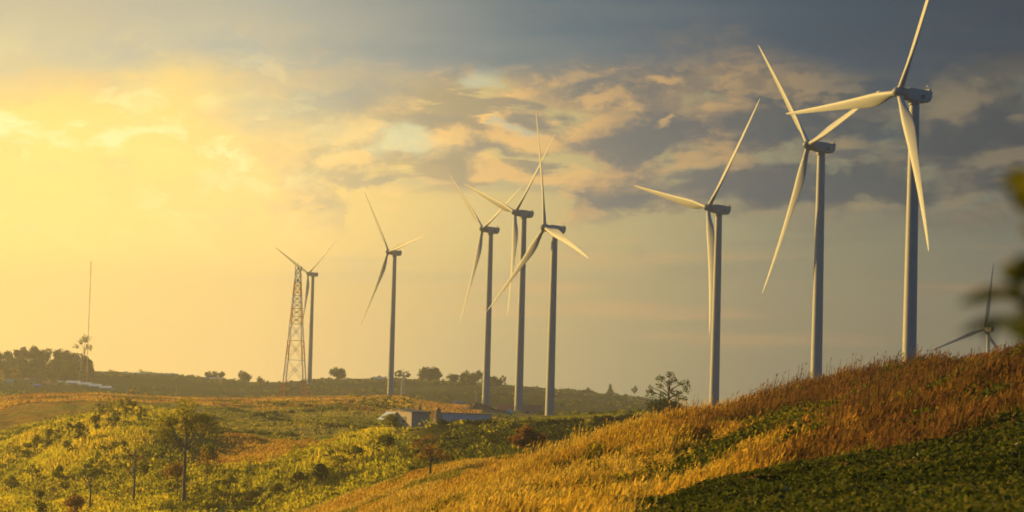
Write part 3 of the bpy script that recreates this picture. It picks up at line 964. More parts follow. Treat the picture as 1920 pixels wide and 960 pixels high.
def undergrowth():
    vs, cs = [], []
    PAL = [DEEP, GREEN, OLIVE, LIME, LIME, (0.38, 0.32, 0.04)]
    # the shrubby spurs
    P, zn, ph, rr = sector(10700, -260, 1010, 505, 905)
    x, y = P[:, 0], P[:, 1]
    fold = fbm((x * 0.75 + y * 0.3) / 30, (y - x * 0.5) / 75, 5)
    dn = 0.35 * fbm(x / 22, y / 40, 71, 3) + 0.65 * (1.1 - fold)
    tm = fbm(x / 45, y / 70, 72, 3)
    orange = np.exp(-((ph - R(-5.75)) / R(1.95)) ** 2) * np.exp(-((zn - 8.62) / 0.55) ** 2)
    field = (zn > 9.05) & (ph > R(-7.2))
    keep = (zn > 7.1) & (orange < 0.38) & (RNG.random(len(x)) < np.clip((dn - 0.37) * 4.2, 0.05, 1)) & ~(field & (RNG.random(len(x)) < 0.97)) & ~((zn > 8.72) & (ph > R(-2.8)))
    P, dn, tm, ph = P[keep], dn[keep], tm[keep], ph[keep]
    n = len(P)
    rad = RNG.lognormal(0.15, 0.6, n).clip(0.35, 4.5)
    V, C = bush_cloud(P, rad, rad * RNG.uniform(0.7, 1.25, n), 30, 0.42, PAL, 0.6 + (0.56 - dn) * 2.4 + (tm - 0.5) * 1.4 + RNG.normal(0, 0.14, n) - 0.6 * sstep(R(-3.0), R(-1.7), ph))  # tones darken in hollows and towards the belt, shade put into colour
    vs.append(V); cs.append(C)
    P, zn, ph, rr = sector(390000, -260, 1010, 505, 905)
    fold = fbm((P[:, 0] * 0.75 + P[:, 1] * 0.3) / 30, (P[:, 1] - P[:, 0] * 0.5) / 75, 5)
    hb = 0.5 * fbm(P[:, 0] / 9, P[:, 1] / 14, 76, 3) + 0.5 * fold
    orange = np.exp(-((ph - R(-5.75)) / R(1.95)) ** 2) * np.exp(-((zn - 8.62) / 0.55) ** 2)
    hpx, hpy = proj(P + np.array((0, 0, 1.2)))
    keep = (zn > 7.1) & (orange < 0.45) & ((hpx < 740) | (hpy > np.interp(hpx, [740, 830, 900, 1000, 1100, 1200], [838, 828, 811, 797, 787, 779]))) & (RNG.random(len(ph)) < np.clip((hb - 0.25) * 3, 0.05, 1)) & ~((zn > 8.72) & (ph > R(-2.8))) & ~((zn > 9.05) & (ph > R(-7.2)))
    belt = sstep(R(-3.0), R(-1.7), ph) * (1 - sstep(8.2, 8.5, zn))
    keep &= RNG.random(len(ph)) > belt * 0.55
    P, hb, belt = P[keep], hb[keep], belt[keep]
    n = len(P)
    h = RNG.uniform(0.4, 1.3, n) * (0.4 + hb)
    ln = RNG.normal(0, 0.25, (n, 3)) * np.array((1, 1, 0))
    vs.append(blade_quads(P, h, RNG.uniform(0.16, 0.38, n), ln, tip=0.5))
    cs.append(tone([(0.14, 0.16, 0.03), LIME, (0.41, 0.385, 0.044), (0.50, 0.41, 0.06)], hb * 2.6 - 0.75 + RNG.normal(0, 0.08, n), 0.1) * (1 - belt[:, None]) + tone([DEEP, (0.06, 0.08, 0.02), (0.13, 0.12, 0.03)], hb + RNG.normal(0, 0.2, n)) * belt[:, None])  # lighter on ridges, dark in the belt: light and shade as colour
    # dense scrub below the green field, behind the golden ridge; slope shade put into its leaf tones
    P, zn, ph, rr = sector(3800, 740, 1230, 560, 775)
    keep = (zn > 7.3) & (zn < 8.72 - 0.4 * fbm(P[:, 0] / 12, P[:, 1] / 12, 73))
    P = P[keep]
    rad = RNG.uniform(0.7, 2.2, len(P))
    ppx, ppy = proj(P + np.stack([0 * rad, 0 * rad, rad * 1.1], 1))
    ok = ppy > np.interp(ppx, [740, 830, 900, 1000, 1100, 1200], [850, 828, 811, 797, 787, 779])
    P, rad = P[ok], rad[ok]
    n = len(P)
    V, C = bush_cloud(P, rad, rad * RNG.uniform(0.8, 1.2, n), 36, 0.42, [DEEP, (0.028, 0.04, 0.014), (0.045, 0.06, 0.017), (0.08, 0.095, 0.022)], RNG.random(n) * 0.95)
    vs.append(V); cs.append(C)
    # hedge lines across the terraced fields and the bushy knoll under the turbine
    for c0, r0, c1, r1, k in ((415, 812, 560, 818, 60), (480, 779, 640, 768, 60), (500, 786, 700, 806, 46), (440, 760, 640, 757, 90), (560, 764, 660, 770, 40), (700, 796, 760, 802, 30), (1030, 780, 1200, 774, 40), (960, 776, 1060, 776, 30)):
        pts = []
        for q in range(k):
            f = RNG.random()
            p = hit(c0 + (c1 - c0) * f, r0 + (r1 - r0) * f + RNG.normal(0, 1.0), 600)
            pts.append(p)
        B = np.array(pts)
        rad = RNG.uniform(0.8, 2.3, k) * B[:, 1] / 1100
        V, C = bush_cloud(B, rad, rad * 0.9, 36, 0.55, [DEEP, GREEN, OLIVE, LIME], RNG.random(k) * 0.9)
        vs.append(V); cs.append(C)
    pts = []
    for q in range(210):
        pts.append(hit(RNG.uniform(655, 775), RNG.uniform(743, 778), 1150))
    B = np.array(pts)
    rad = RNG.uniform(0.8, 2.6, len(B))
    V, C = bush_cloud(B, rad, rad, 40, 0.7, [DEEP, GREEN, OLIVE, LIME, GOLD], RNG.random(len(B)))
    vs.append(V); cs.append(C)
    # scrub on the far hill
    P, zn, ph, rr = sector(1500, -40, 1230, 1700, 2620)
    dn = fbm(P[:, 0] / 60, P[:, 1] / 60, 74, 3)
    P = P[dn > 0.5]
    n = len(P)
    rad = RNG.uniform(1.2, 3.6, n)
    V, C = bush_cloud(P, rad, rad * 0.9, 16, 1.1, [DEEP, GREEN, OLIVE], RNG.random(n))
    vs.append(V); cs.append(C)
    P, zn, ph, rr = sector(900, 170, 1215, 2520, 2640)
    P = P[fbm(P[:, 0] / 40, P[:, 1] / 90, 77, 3) > 0.47]
    n = len(P)
    rad = RNG.lognormal(0.4, 0.5, n).clip(0.6, 4.2)
    V, C = bush_cloud(P, rad, rad * RNG.uniform(0.5, 1.3, n), 22, 1.0, [DEEP, GREEN, OLIVE], RNG.random(n))
    vs.append(V); cs.append(C)
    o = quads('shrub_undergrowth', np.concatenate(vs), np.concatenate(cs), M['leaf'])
    tag(o, 'yellow green scrub and bushes covering the hillside spurs and far slopes', 'undergrowth', kind='stuff')


dry_grass()
hill_weeds()
bean_field()
ridge_grass()
undergrowth()


# ------------------------------------------------------------------ trees
def make_tree(px, pyb, pyt, wpx, label, style='round', Y=None, name='tree', cat='tree', group=None, cols=(DEEP, GREEN, OLIVE), trunk=0.25, dens=1.0, bark='bark', seed=None, w0=0.5, tr_px=None, lean=0.0):
    rg = np.random.default_rng(seed if seed is not None else int(px * 7 + pyb * 3 + pyt))
    if Y is None:
        p = hit(px, pyb, 260)
    else:
        d = ray(px, pyb)
        p = Vector((d.x * Y, Y, gz(d.x * Y, Y)))
    Y = p.y
    ptop = at(px, pyt, Y)
    H = max(1.0, ptop.z - p.z)
    W = wpx / F * Y
    root = empty(name, p, label, cat, group)
    # crown made of leaf clusters
    bl = []
    h0 = H * trunk
    if style == 'round':
        k = max(5, int(9 * dens))
        for q in range(k):
            a, u_ = rg.uniform(0, 2 * math.pi), rg.uniform(0, 1) ** 0.6
            f = rg.uniform(0.12, 0.92)
            env = math.sin(math.pi * min(0.97, 0.15 + f * 0.82)) ** 0.6
            r_ = W * rg.uniform(0.16, 0.27)
            bl.append((math.cos(a) * u_ * env * (W / 2 - r_ * 0.8), math.sin(a) * u_ * env * (W / 2 - r_ * 0.8), h0 + f * (H - h0) - (r_ * 0.4 if f > 0.75 else 0), r_, r_ * rg.uniform(0.7, 1.0)))
        bl.append((0, 0, H - W * 0.2, W * 0.22, W * 0.2))
    elif style == 'umbrella':
        k = max(6, int(13 * dens))
        for q in range(k):
            a, u_ = rg.uniform(0, 2 * math.pi), rg.uniform(0.1, 1) ** 0.55
            f = 1 - 0.55 * u_ * rg.uniform(0.5, 1.2) - 0.08
            r_ = W * rg.uniform(0.10, 0.19)
            bl.append((math.cos(a) * u_ * (W / 2 - r_ * 0.7), math.sin(a) * u_ * (W / 2 - r_ * 0.7), h0 + max(0.1, f) * (H - h0) - r_ * 0.3, r_, r_ * 0.62))
        bl.append((0, 0, H - W * 0.11, W * 0.18, W * 0.11))
    elif style == 'open':
        k = max(9, int(20 * dens))
        for q in range(k):
            a, u_ = rg.uniform(0, 2 * math.pi), rg.uniform(0.15, 1) ** 0.5
            f = rg.uniform(0.15, 1.0) * (1.0 - 0.35 * u_ ** 3)
            r_ = W * rg.uniform(0.06, 0.12)
            bl.append((math.cos(a) * u_ * W * 0.46, math.sin(a) * u_ * W * 0.46, h0 + f * (H - h0) - r_ * 0.5, r_, r_ * 0.7))
        bl.append((0, 0, H - W * 0.06, W * 0.11, W * 0.07))
    elif style == 'cone':
        for q in range(max(6, int(9 * dens))):
            f = q / 9 + rg.uniform(0, 0.08)
            r_ = W * 0.5 * (1 - f) ** 0.8 + W * 0.05
            bl.append((rg.normal(0, W * 0.04), rg.normal(0, W * 0.04), h0 + f * (H - h0), r_, (H - h0) * 0.1))
    elif style == 'column':
        for q in range(max(5, int(8 * dens))):
            f = rg.uniform(0.05, 0.95)
            r_ = W * rg.uniform(0.25, 0.42)
            bl.append((rg.normal(0, W * 0.14), rg.normal(0, W * 0.14), h0 + f * (H - h0), r_, (H - h0) * 0.13))
    m = MB()
    tr = (tr_px / F * Y / 2) if tr_px else max(0.012 * H, 0.1) + 0.05
    ct = h0 + (H - h0) * (0.62 if style != 'umbrella' else 0.35)
    bow = [rg.normal(0, 0.012 * H), rg.normal(0, 0.012 * H)]
    lx = lean * H
    tp = []
    for q in range(6):
        f = q / 5
        tp.append((bow[0] * math.sin(f * 3) + lx * f * f, bow[1] * math.sin(f * 2.5), -0.4 + f * (ct + 0.4)))
    m.tube(tp, [tr * (1.25 if q == 0 else 1 - 0.12 * q) for q in range(6)], 8)
    for j, (bx, by, bz, br, bh) in enumerate(bl):
        if H * F / Y < 30 and j % 2:
            continue
        z0 = min(ct * rg.uniform(0.62, 0.98), max(h0 * 0.85, bz - 0.2 * H))
        f0 = min(1, max(0, (z0 + 0.4) / (ct + 0.4)))
        s0 = Vector((bow[0] * math.sin(f0 * 3) + lx * f0 * f0, bow[1] * math.sin(f0 * 2.5), z0))
        e0 = Vector((bx + lx, by, bz))
        md = s0.lerp(e0, 0.5) + Vector((rg.normal(0, 0.03 * H), rg.normal(0, 0.03 * H), rg.normal(0.01, 0.02) * H))
        r1 = tr * rg.uniform(0.28, 0.45)
        m.tube([s0, md, e0], [r1, r1 * 0.7, r1 * 0.3], 5)
    m.build('trunk', M[bark], root, True)
    ls = max(0.2, 2.5 / F * Y)
    Vs, Cs = [], []
    for (bx, by, bz, br, bh) in bl:
        area = (br / ls) ** 2 * 3.2 * (0.6 + 0.6 * bh / br)
        k = int(np.clip(area * 2.6 * (0.5 if style == 'open' else 1) * dens, 14, 420))
        d = rand_unit(k, rg)
        rad = rg.uniform(0.25, 1.0, k) ** 0.5
        P = np.array((bx + lx, by, bz)) + d * rad[:, None] * np.array((br, br, bh))
        P += rg.normal(0, ls * 0.35, P.shape)
        Vs.append(leaf_quads(P, ls * 0.72, rg, out=d))
        Cs.append(tone(list(cols), np.clip(w0 + rg.normal(0, 0.2) + rg.normal(0, 0.12, k), 0, 1), 0.2))
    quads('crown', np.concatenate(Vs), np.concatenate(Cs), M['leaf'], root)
    return root


SUNNY = (GREEN, OLIVE, LIME, (0.24, 0.20, 0.04))
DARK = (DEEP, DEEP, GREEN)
BROWN = ((0.13, 0.06, 0.035), (0.19, 0.09, 0.045), (0.22, 0.13, 0.05))
# trees one can tell apart on the slopes
make_tree(345, 944, 744, 134, 'tallest tree on the left slope, broad layered crown on a long bare trunk', 'umbrella', cols=(OLIVE, OLIVE, LIME, (0.3, 0.24, 0.05)), trunk=0.5, dens=1.2, tr_px=7.5, seed=7, w0=0.65)
make_tree(388, 906, 832, 46, 'small rounded tree just right of the tallest trunk on the left slope', 'round', cols=(GREEN, OLIVE, RUST), trunk=0.3, seed=9)
make_tree(318, 884, 806, 62, 'dark low crowned tree behind and just left of the tallest tree', 'umbrella', cols=(DEEP, GREEN, OLIVE), trunk=0.4, seed=12)
make_tree(332, 934, 862, 62, 'brownish bush-like tree at the foot of the tallest tree', 'round', cols=(OLIVE, RUST, OLIVE), trunk=0.2, dens=0.7, seed=14, bark='bark_dark')
make_tree(250, 942, 832, 34, 'slender bare trunked tree with a thin brown crown on the yellow slope', 'open', cols=BROWN, trunk=0.5, dens=0.5, tr_px=5, seed=17)
make_tree(168, 958, 858, 56, 'thin trunked green tree near the lower left, crown hanging to one side', 'umbrella', cols=(DEEP, GREEN, OLIVE), trunk=0.4, dens=0.8, tr_px=5, seed=21)
make_tree(74, 975, 918, 34, 'small dark round headed tree in the lower left corner', 'round', Y=520, cols=(DEEP, (0.03, 0.04, 0.015), GREEN), trunk=0.3, seed=23, bark='bark_dark')
make_tree(138, 978, 926, 52, 'brown leaved bush at the lower left edge', 'round', Y=545, cols=BROWN, trunk=0.1, seed=25, bark='bark_dark')
make_tree(985, 886, 797, 78, 'round brown crowned tree at the edge of the golden grass hill', 'umbrella', Y=425, cols=((0.12, 0.075, 0.04), (0.22, 0.12, 0.06), (0.28, 0.16, 0.07)), trunk=0.28, dens=2.0, seed=31, bark='bark_dark', w0=0.5)
make_tree(807, 916, 814, 92, 'thin tree with a sparse pinkish brown crown on the golden ridge', 'open', Y=425, cols=((0.16, 0.08, 0.05), (0.22, 0.12, 0.06), OLIVE), trunk=0.42, dens=1.0, tr_px=5, seed=33, bark='bark_dark')
make_tree(1255, 773, 697, 96, 'open crowned tree with bare limbs on the skyline left of the grass hill', 'open', Y=770, cols=(DEEP, GREEN, DEEP), trunk=0.2, dens=1.05, tr_px=6, seed=37, bark='bark_dark')
make_tree(1248, 776, 748, 78, 'dark dense bush under the open crowned skyline tree', 'round', Y=765, name='shrub', cat='bush', cols=DARK, trunk=0.02, dens=1.2, seed=39, bark='bark_dark')
make_tree(735, 806, 776, 48, 'rounded yellow green bush beside the cream building', 'round', Y=800, name='shrub', cat='bush', cols=(GREEN, OLIVE, LIME), trunk=0.03, dens=1.0, seed=41)
make_tree(1144, 741, 722, 13, 'tiny conifer alone on the far right skyline', 'cone', Y=2560, cols=DARK, trunk=0.15, seed=43, bark='bark_dark')
make_tree(1190, 746, 725, 12, 'pale bare little tree on the skyline beside the tiny conifer', 'open', Y=2540, cols=(OLIVE, GREEN), trunk=0.3, dens=0.35, seed=45)
make_tree(1103, 739, 729, 9, 'very small bush alone on the skyline left of the tiny conifer', 'round', Y=2580, name='shrub', cat='bush', cols=DARK, trunk=0.1, dens=0.6, seed=47)
make_tree(636, 714, 690, 36, 'rounded tree leaning left, alone on the skyline right of the lattice tower', 'round', Y=2560, cols=DARK, trunk=0.12, seed=49, lean=-0.06)
make_tree(457, 716, 697, 32, 'bushy skyline tree right of the white roofed shed', 'round', Y=2560, cols=DARK, trunk=0.08, seed=51)
make_tree(488, 717, 709, 20, 'low skyline bush between the shed and the lattice tower', 'round', Y=2560, name='shrub', cat='bush', cols=DARK, trunk=0.05, dens=0.6, seed=53)
make_tree(390, 712, 697, 16, 'narrow tree at the left end of the clump behind the white shed', 'column', Y=2580, cols=DARK, trunk=0.05, seed=55)
make_tree(402, 713, 697, 18, 'middle tree of the clump behind the white shed', 'round', Y=2585, cols=DARK, trunk=0.05, seed=56)
make_tree(415, 714, 699, 18, 'right tree of the clump behind the white shed', 'round', Y=2580, cols=DARK, trunk=0.05, seed=57)
make_tree(362, 713, 706, 26, 'low bush on the left skyline before the white shed', 'round', Y=2570, name='shrub', cat='bush', cols=DARK, trunk=0.05, dens=0.6, seed=58)
make_tree(158, 703, 627, 50, 'wind swept flat topped tree rising above the dark grove', 'umbrella', Y=2380, cols=(GREEN, OLIVE), trunk=0.52, dens=0.45, seed=60, bark='bark_dark')
make_tree(807, 718, 692, 52, 'broad dome shaped dark tree on the skyline left of the far grove', 'round', Y=2480, cols=DARK, trunk=0.05, dens=1.6, seed=62)
make_tree(748, 716, 695, 17, 'ragged tree right behind the small pale pylon', 'open', Y=2350, cols=DARK, trunk=0.2, dens=0.7, seed=64)
make_tree(762, 717, 696, 18, 'ragged tree right of the small pale pylon', 'umbrella', Y=2360, cols=DARK, trunk=0.2, dens=0.7, seed=66)
make_tree(712, 714, 707, 22, 'low bush on the skyline left of the turbine on the knoll', 'round', Y=2540, name='shrub', cat='bush', cols=DARK, trunk=0.05, dens=0.6, seed=67)
make_tree(1250 - 400, 722, 702, 30, 'green rounded tree at the left end of the far grove', 'round', Y=2420, cols=(DEEP, GREEN), trunk=0.08, seed=68)
make_tree(942, 730, 705, 12, 'thin tall tree sticking out at the right end of the far grove', 'open', Y=2440, cols=DARK, trunk=0.35, dens=0.5, seed=69)
GF = 'trees of the far grove on the skyline'
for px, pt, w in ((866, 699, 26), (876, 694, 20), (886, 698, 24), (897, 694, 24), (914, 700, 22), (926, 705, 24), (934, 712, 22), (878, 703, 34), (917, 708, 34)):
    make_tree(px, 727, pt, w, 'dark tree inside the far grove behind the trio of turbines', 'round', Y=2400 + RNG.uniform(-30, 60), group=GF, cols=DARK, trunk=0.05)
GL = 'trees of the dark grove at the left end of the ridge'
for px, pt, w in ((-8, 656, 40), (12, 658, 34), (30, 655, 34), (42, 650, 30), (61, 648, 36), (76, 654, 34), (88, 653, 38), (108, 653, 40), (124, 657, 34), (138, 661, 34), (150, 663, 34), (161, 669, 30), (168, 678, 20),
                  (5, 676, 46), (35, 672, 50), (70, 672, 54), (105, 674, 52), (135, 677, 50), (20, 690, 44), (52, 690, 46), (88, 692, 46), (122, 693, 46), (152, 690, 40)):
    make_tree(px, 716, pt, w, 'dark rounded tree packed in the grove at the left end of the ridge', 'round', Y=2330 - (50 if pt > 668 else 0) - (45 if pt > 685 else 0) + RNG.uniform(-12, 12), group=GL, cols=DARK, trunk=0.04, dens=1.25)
for px, pb, pt, w, lab in ((24, 716, 688, 13, 'yellowish narrow tree in front of the dark grove beside the green roof'), (30, 716, 684, 12, 'orange tinted slim tree in front of the dark grove'), (2, 716, 694, 12, 'rusty bush in front of the dark grove at the left edge')):
    make_tree(px, pb, pt, w, lab, 'column', Y=2170, cols=(OLIVE, (0.26, 0.17, 0.05)), trunk=0.1, dens=0.8)
make_tree(248, 747, 729, 14, 'small orange tree by the pale post on the far slope', 'round', Y=1330, cols=(OLIVE, GOLD), trunk=0.1, seed=80)
make_tree(275, 746, 735, 8, 'tiny pale shrub on the far slope, right of the small orange tree', 'round', Y=1340, name='shrub', cat='bush', cols=(OLIVE, STRAW), trunk=0.1, dens=0.6, seed=81)
# trees on the left spurs
GS = 'trees along the left hillside spurs'
for px, pb, h, w in ((186, 800, 52, 30), (202, 802, 56, 28), (220, 795, 50, 30), (236, 790, 46, 28), (250, 786, 34, 24), (212, 808, 40, 34), (180, 812, 34, 24), (262, 792, 30, 22),
                     (130, 826, 42, 22), (146, 838, 48, 26), (112, 838, 40, 26), (160, 832, 36, 24), (92, 842, 40, 28), (70, 850, 36, 28), (126, 852, 36, 26), (52, 862, 34, 26), (30, 866, 34, 28),
                     (196, 864, 36, 30), (214, 858, 34, 24), (180, 880, 40, 28), (160, 896, 36, 30), (230, 850, 26, 20), (300, 866, 30, 24), (270, 900, 44, 26), (60, 905, 34, 34), (20, 930, 40, 36), (110, 905, 34, 34),
                     (430, 930, 44, 36), (400, 948, 40, 40), (470, 945, 34, 36), (520, 935, 30, 36), (560, 915, 34, 34), (600, 905, 36, 38), (640, 892, 40, 36), (665, 872, 38, 38), (700, 856, 36, 36), (725, 846, 34, 34), (620, 870, 30, 34)):
    make_tree(px, pb, pb - h, w, 'leafy green tree among the scrub on the left hillside', random.choice(['round', 'umbrella', 'open', 'column', 'umbrella']), group=GS,
              cols=(DEEP, GREEN, OLIVE, LIME), w0=float(RNG.uniform(0.2, 0.75)), trunk=float(RNG.uniform(0.08, 0.3)), dens=float(RNG.uniform(0.65, 1.1)))
# belt of trees under the green field, slope shade put into dark leaf colours
GD = 'trees of the dark belt below the green field'
CAP = lambda px: float(np.interp(px, [740, 830, 900, 1000, 1100, 1200], [850, 826, 808, 794, 783, 777]))
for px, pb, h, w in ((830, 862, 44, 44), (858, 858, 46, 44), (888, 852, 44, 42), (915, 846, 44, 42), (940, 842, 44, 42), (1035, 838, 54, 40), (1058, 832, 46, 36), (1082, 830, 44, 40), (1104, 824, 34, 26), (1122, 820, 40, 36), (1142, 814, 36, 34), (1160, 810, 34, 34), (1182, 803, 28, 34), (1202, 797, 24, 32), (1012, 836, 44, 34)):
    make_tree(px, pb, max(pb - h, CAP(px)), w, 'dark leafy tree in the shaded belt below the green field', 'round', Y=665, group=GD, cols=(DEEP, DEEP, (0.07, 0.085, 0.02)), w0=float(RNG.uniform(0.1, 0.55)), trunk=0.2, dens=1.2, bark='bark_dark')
make_tree(1048, 842, 800, 40, 'lighter green tree in the dark belt beside the round brown tree', 'umbrella', Y=640, cols=(GREEN, OLIVE), trunk=0.4, seed=91)
make_tree(1103, 828, 794, 30, 'yellowish green tree in the middle of the dark belt', 'round', Y=640, cols=(OLIVE, LIME), trunk=0.2, seed=92)


# ------------------------------------------------------------------ masts and pylons
def lattice_tower():
    Y = 1500
    d = ray(551, 747)
    x = d.x * Y
    z0 = gz(x, Y) - 0.5
    H = at(558, 506, Y).z - z0
    root = empty('lattice_tower', (x, Y, z0), 'tall red and white lattice telecom tower in front of the smallest left turbine', 'lattice tower', None, R(14))
    W0, W1 = 10.2, 2.0
    hw = lambda f: W0 + (W1 - W0) * f ** 0.85
    cuts = [0, 0.135, 0.30, 0.45, 0.58, 0.70, 0.80, 0.90, 1.0]
    cor = ((1, 1), (-1, 1), (-1, -1), (1, -1))
    for q in range(8):
        f0, f1 = cuts[q], cuts[q + 1]
        m = MB()
        sub = 1 if q < 4 else 2
        th = 0.32 if q < 3 else 0.24
        for s in range(sub):
            a, b = f0 + (f1 - f0) * s / sub, f0 + (f1 - f0) * (s + 1) / sub
            ha, hb_ = hw(a) * 0.72, hw(b) * 0.72
            za, zb = a * H, b * H
            for k in range(4):
                c, e = cor[k], cor[(k + 1) % 4]
                p0, p1 = (c[0] * ha, c[1] * ha, za), (c[0] * hb_, c[1] * hb_, zb)
                q0, q1 = (e[0] * ha, e[1] * ha, za), (e[0] * hb_, e[1] * hb_, zb)
                m.tube([p0, p1], [th, th], 6)
                m.tube([p0, q1], [0.13, 0.13], 5)
                m.tube([q0, p1], [0.13, 0.13], 5)
                m.tube([p1, q1], [0.14, 0.14], 5)
                mm = [(p0[j] + p1[j]) / 2 for j in range(3)]
                cx = [(p0[j] + p1[j] + q0[j] + q1[j]) / 4 for j in range(3)]
                m.tube([mm, cx], [0.06, 0.06], 4)
        o = m.build('lattice_section', M['red'] if q % 2 == 0 else M['white'], root)
        o['label'] = 'red painted section' if q % 2 == 0 else 'white painted section'
    m = MB()
    m.box((0, 0, H + 0.1), (4.2, 4.2, 0.18))
    for k in range(4):
        c, e = cor[k], cor[(k + 1) % 4]
        m.tube([(c[0] * 2, c[1] * 2, H), (c[0] * 2, c[1] * 2, H + 1.2)], [0.06, 0.06], 5)
        m.tube([(c[0] * 2, c[1] * 2, H + 1.2), (e[0] * 2, e[1] * 2, H + 1.2)], [0.05, 0.05], 5)
    m.build('platform', M['galv'], root)
    m = MB()
    m.tube([(0, 0, H), (0, 0, H + 5.4)], [0.16, 0.05], 8)
    m.build('lightning_rod', M['galv'], root)
    for k in range(6):
        a = k * math.pi / 3 + 0.3
        m = MB()
        m.box((2.15 * math.cos(a), 2.15 * math.sin(a), H + 1.2), (0.28, 0.45, 2.6), a)
        m.build('panel_antenna', M['white'], root)
    for a, zz, rr in ((3.6, -4.5, 0.9), (4.6, -7.0, 0.75), (5.4, -3.6, 0.7)):
        m = MB()
        cx, cy = math.cos(a), math.sin(a)
        m.tube([(cx * 1.9, cy * 1.9, H + zz), (cx * 2.0, cy * 2.0, H + zz), (cx * 2.55, cy * 2.55, H + zz)], [0.15, rr * 0.75, rr], 16)
        m.build('dish_antenna', M['white'], root)


def guyed_mast():
    p = hit(162, 721, 1400)
    H = at(168, 489, p.y).z - p.z
    root = empty('guyed_mast', p, 'very thin tall radio mast rising from beside the blue grey roofs', 'mast')
    bands = 9
    for q in range(bands):
        m = MB()
        z0, z1 = H * q / bands, H * (q + 1) / bands
        for k in range(3):
            a = 2 * math.pi * k / 3
            m.tube([(0.34 * math.cos(a), 0.34 * math.sin(a), z0), (0.34 * math.cos(a), 0.34 * math.sin(a), z1)], [0.085, 0.085], 4)
        nn = 7
        for s in range(nn):
            for k in range(3):
                a, b = 2 * math.pi * k / 3, 2 * math.pi * (k + 1) / 3
                m.tube([(0.34 * math.cos(a), 0.34 * math.sin(a), z0 + (z1 - z0) * s / nn), (0.34 * math.cos(b), 0.34 * math.sin(b), z0 + (z1 - z0) * (s + 1) / nn)], [0.04, 0.04], 4)
        o = m.build('mast_section', M['red'] if q % 2 == 0 else M['white'], root)
        o['label'] = 'red painted section' if q % 2 == 0 else 'white painted section'
    for k in range(3):
        a = 2 * math.pi * k / 3 + 0.5
        m = MB()
        for f in (0.4, 0.7, 0.97):
            gx, gy = p.x + math.cos(a) * 35, p.y + math.sin(a) * 35
            m.tube([(0.3 * math.cos(a), 0.3 * math.sin(a), H * f), (35 * math.cos(a), 35 * math.sin(a), gz(gx, gy) - p.z)], [0.02, 0.02], 4)
        m.build('guy_wires', M['galv'], root)


def pylon():
    p = hit(755, 744, 1300)
    H = at(757, 690, p.y).z - p.z
    root = empty('utility_pylon', p, 'small pale lattice pylon just right of the turbine on the bushy knoll', 'pylon', None, R(20))
    m = MB()
    w0, w1 = 1.5, 0.55
    n = 9
    cor = ((1, 1), (-1, 1), (-1, -1), (1, -1))
    for s in range(n):
        a, b = s / n, (s + 1) / n
        ha, hb_ = (w0 + (w1 - w0) * a), (w0 + (w1 - w0) * b)
        for k in range(4):
            c, e = cor[k], cor[(k + 1) % 4]
            m.tube([(c[0] * ha, c[1] * ha, a * H * 0.85), (c[0] * hb_, c[1] * hb_, b * H * 0.85)], [0.14, 0.14], 5)
            m.tube([(c[0] * ha, c[1] * ha, a * H * 0.85), (e[0] * hb_, e[1] * hb_, b * H * 0.85)], [0.09, 0.09], 4)
            m.tube([(e[0] * ha, e[1] * ha, a * H * 0.85), (c[0] * hb_, c[1] * hb_, b * H * 0.85)], [0.09, 0.09], 4)
    m.build('lattice_frame', M['white'], root)
    m = MB()
    m.tube([(0, 0, H * 0.83), (0, 0, H)], [0.2, 0.1], 6)
    m.build('peak', M['galv'], root)
    m = MB()
    m.box((0, 0, H * 0.85), (3.6, 0.2, 0.2))
    m.box((0, 0, H * 0.74), (3.0, 0.2, 0.2))
    m.build('crossarm', M['galv'], root)


def post(px, pyb, pyt, label, Y0=1200, rad=0.2, arm=True):
    p = hit(px, pyb, Y0)
    H = at(px, pyt, p.y).z - p.z
    root = empty('utility_pole', p, label, 'pole')
    m = MB()
    m.tube([(0, 0, -0.5), (0, 0, H)], [rad * 1.2, rad * 0.8], 10)
    m.build('post', M['concrete'], root)
    if arm:
        m = MB()
        m.box((0, 0, H - 0.5), (2.0, 0.14, 0.16))
        m.build('crossarm', M['galv'], root)


lattice_tower()
guyed_mast()
pylon()
post(240, 746, 716, 'pale concrete pole on the far slope beside the small orange tree')
post(155, 720, 706, 'short pale pole next to the thin radio mast', 1500, 0.3)
post(800, 749, 718, 'slim pale pole on the far slope under the dome shaped tree', 1400)
post(893, 757, 736, 'grey pole on the far slope left of the trio of turbines', 1400, 0.35)
post(330, 746, 724, 'faint pale pole on the far slope between the orange tree and the lattice tower', 1250)


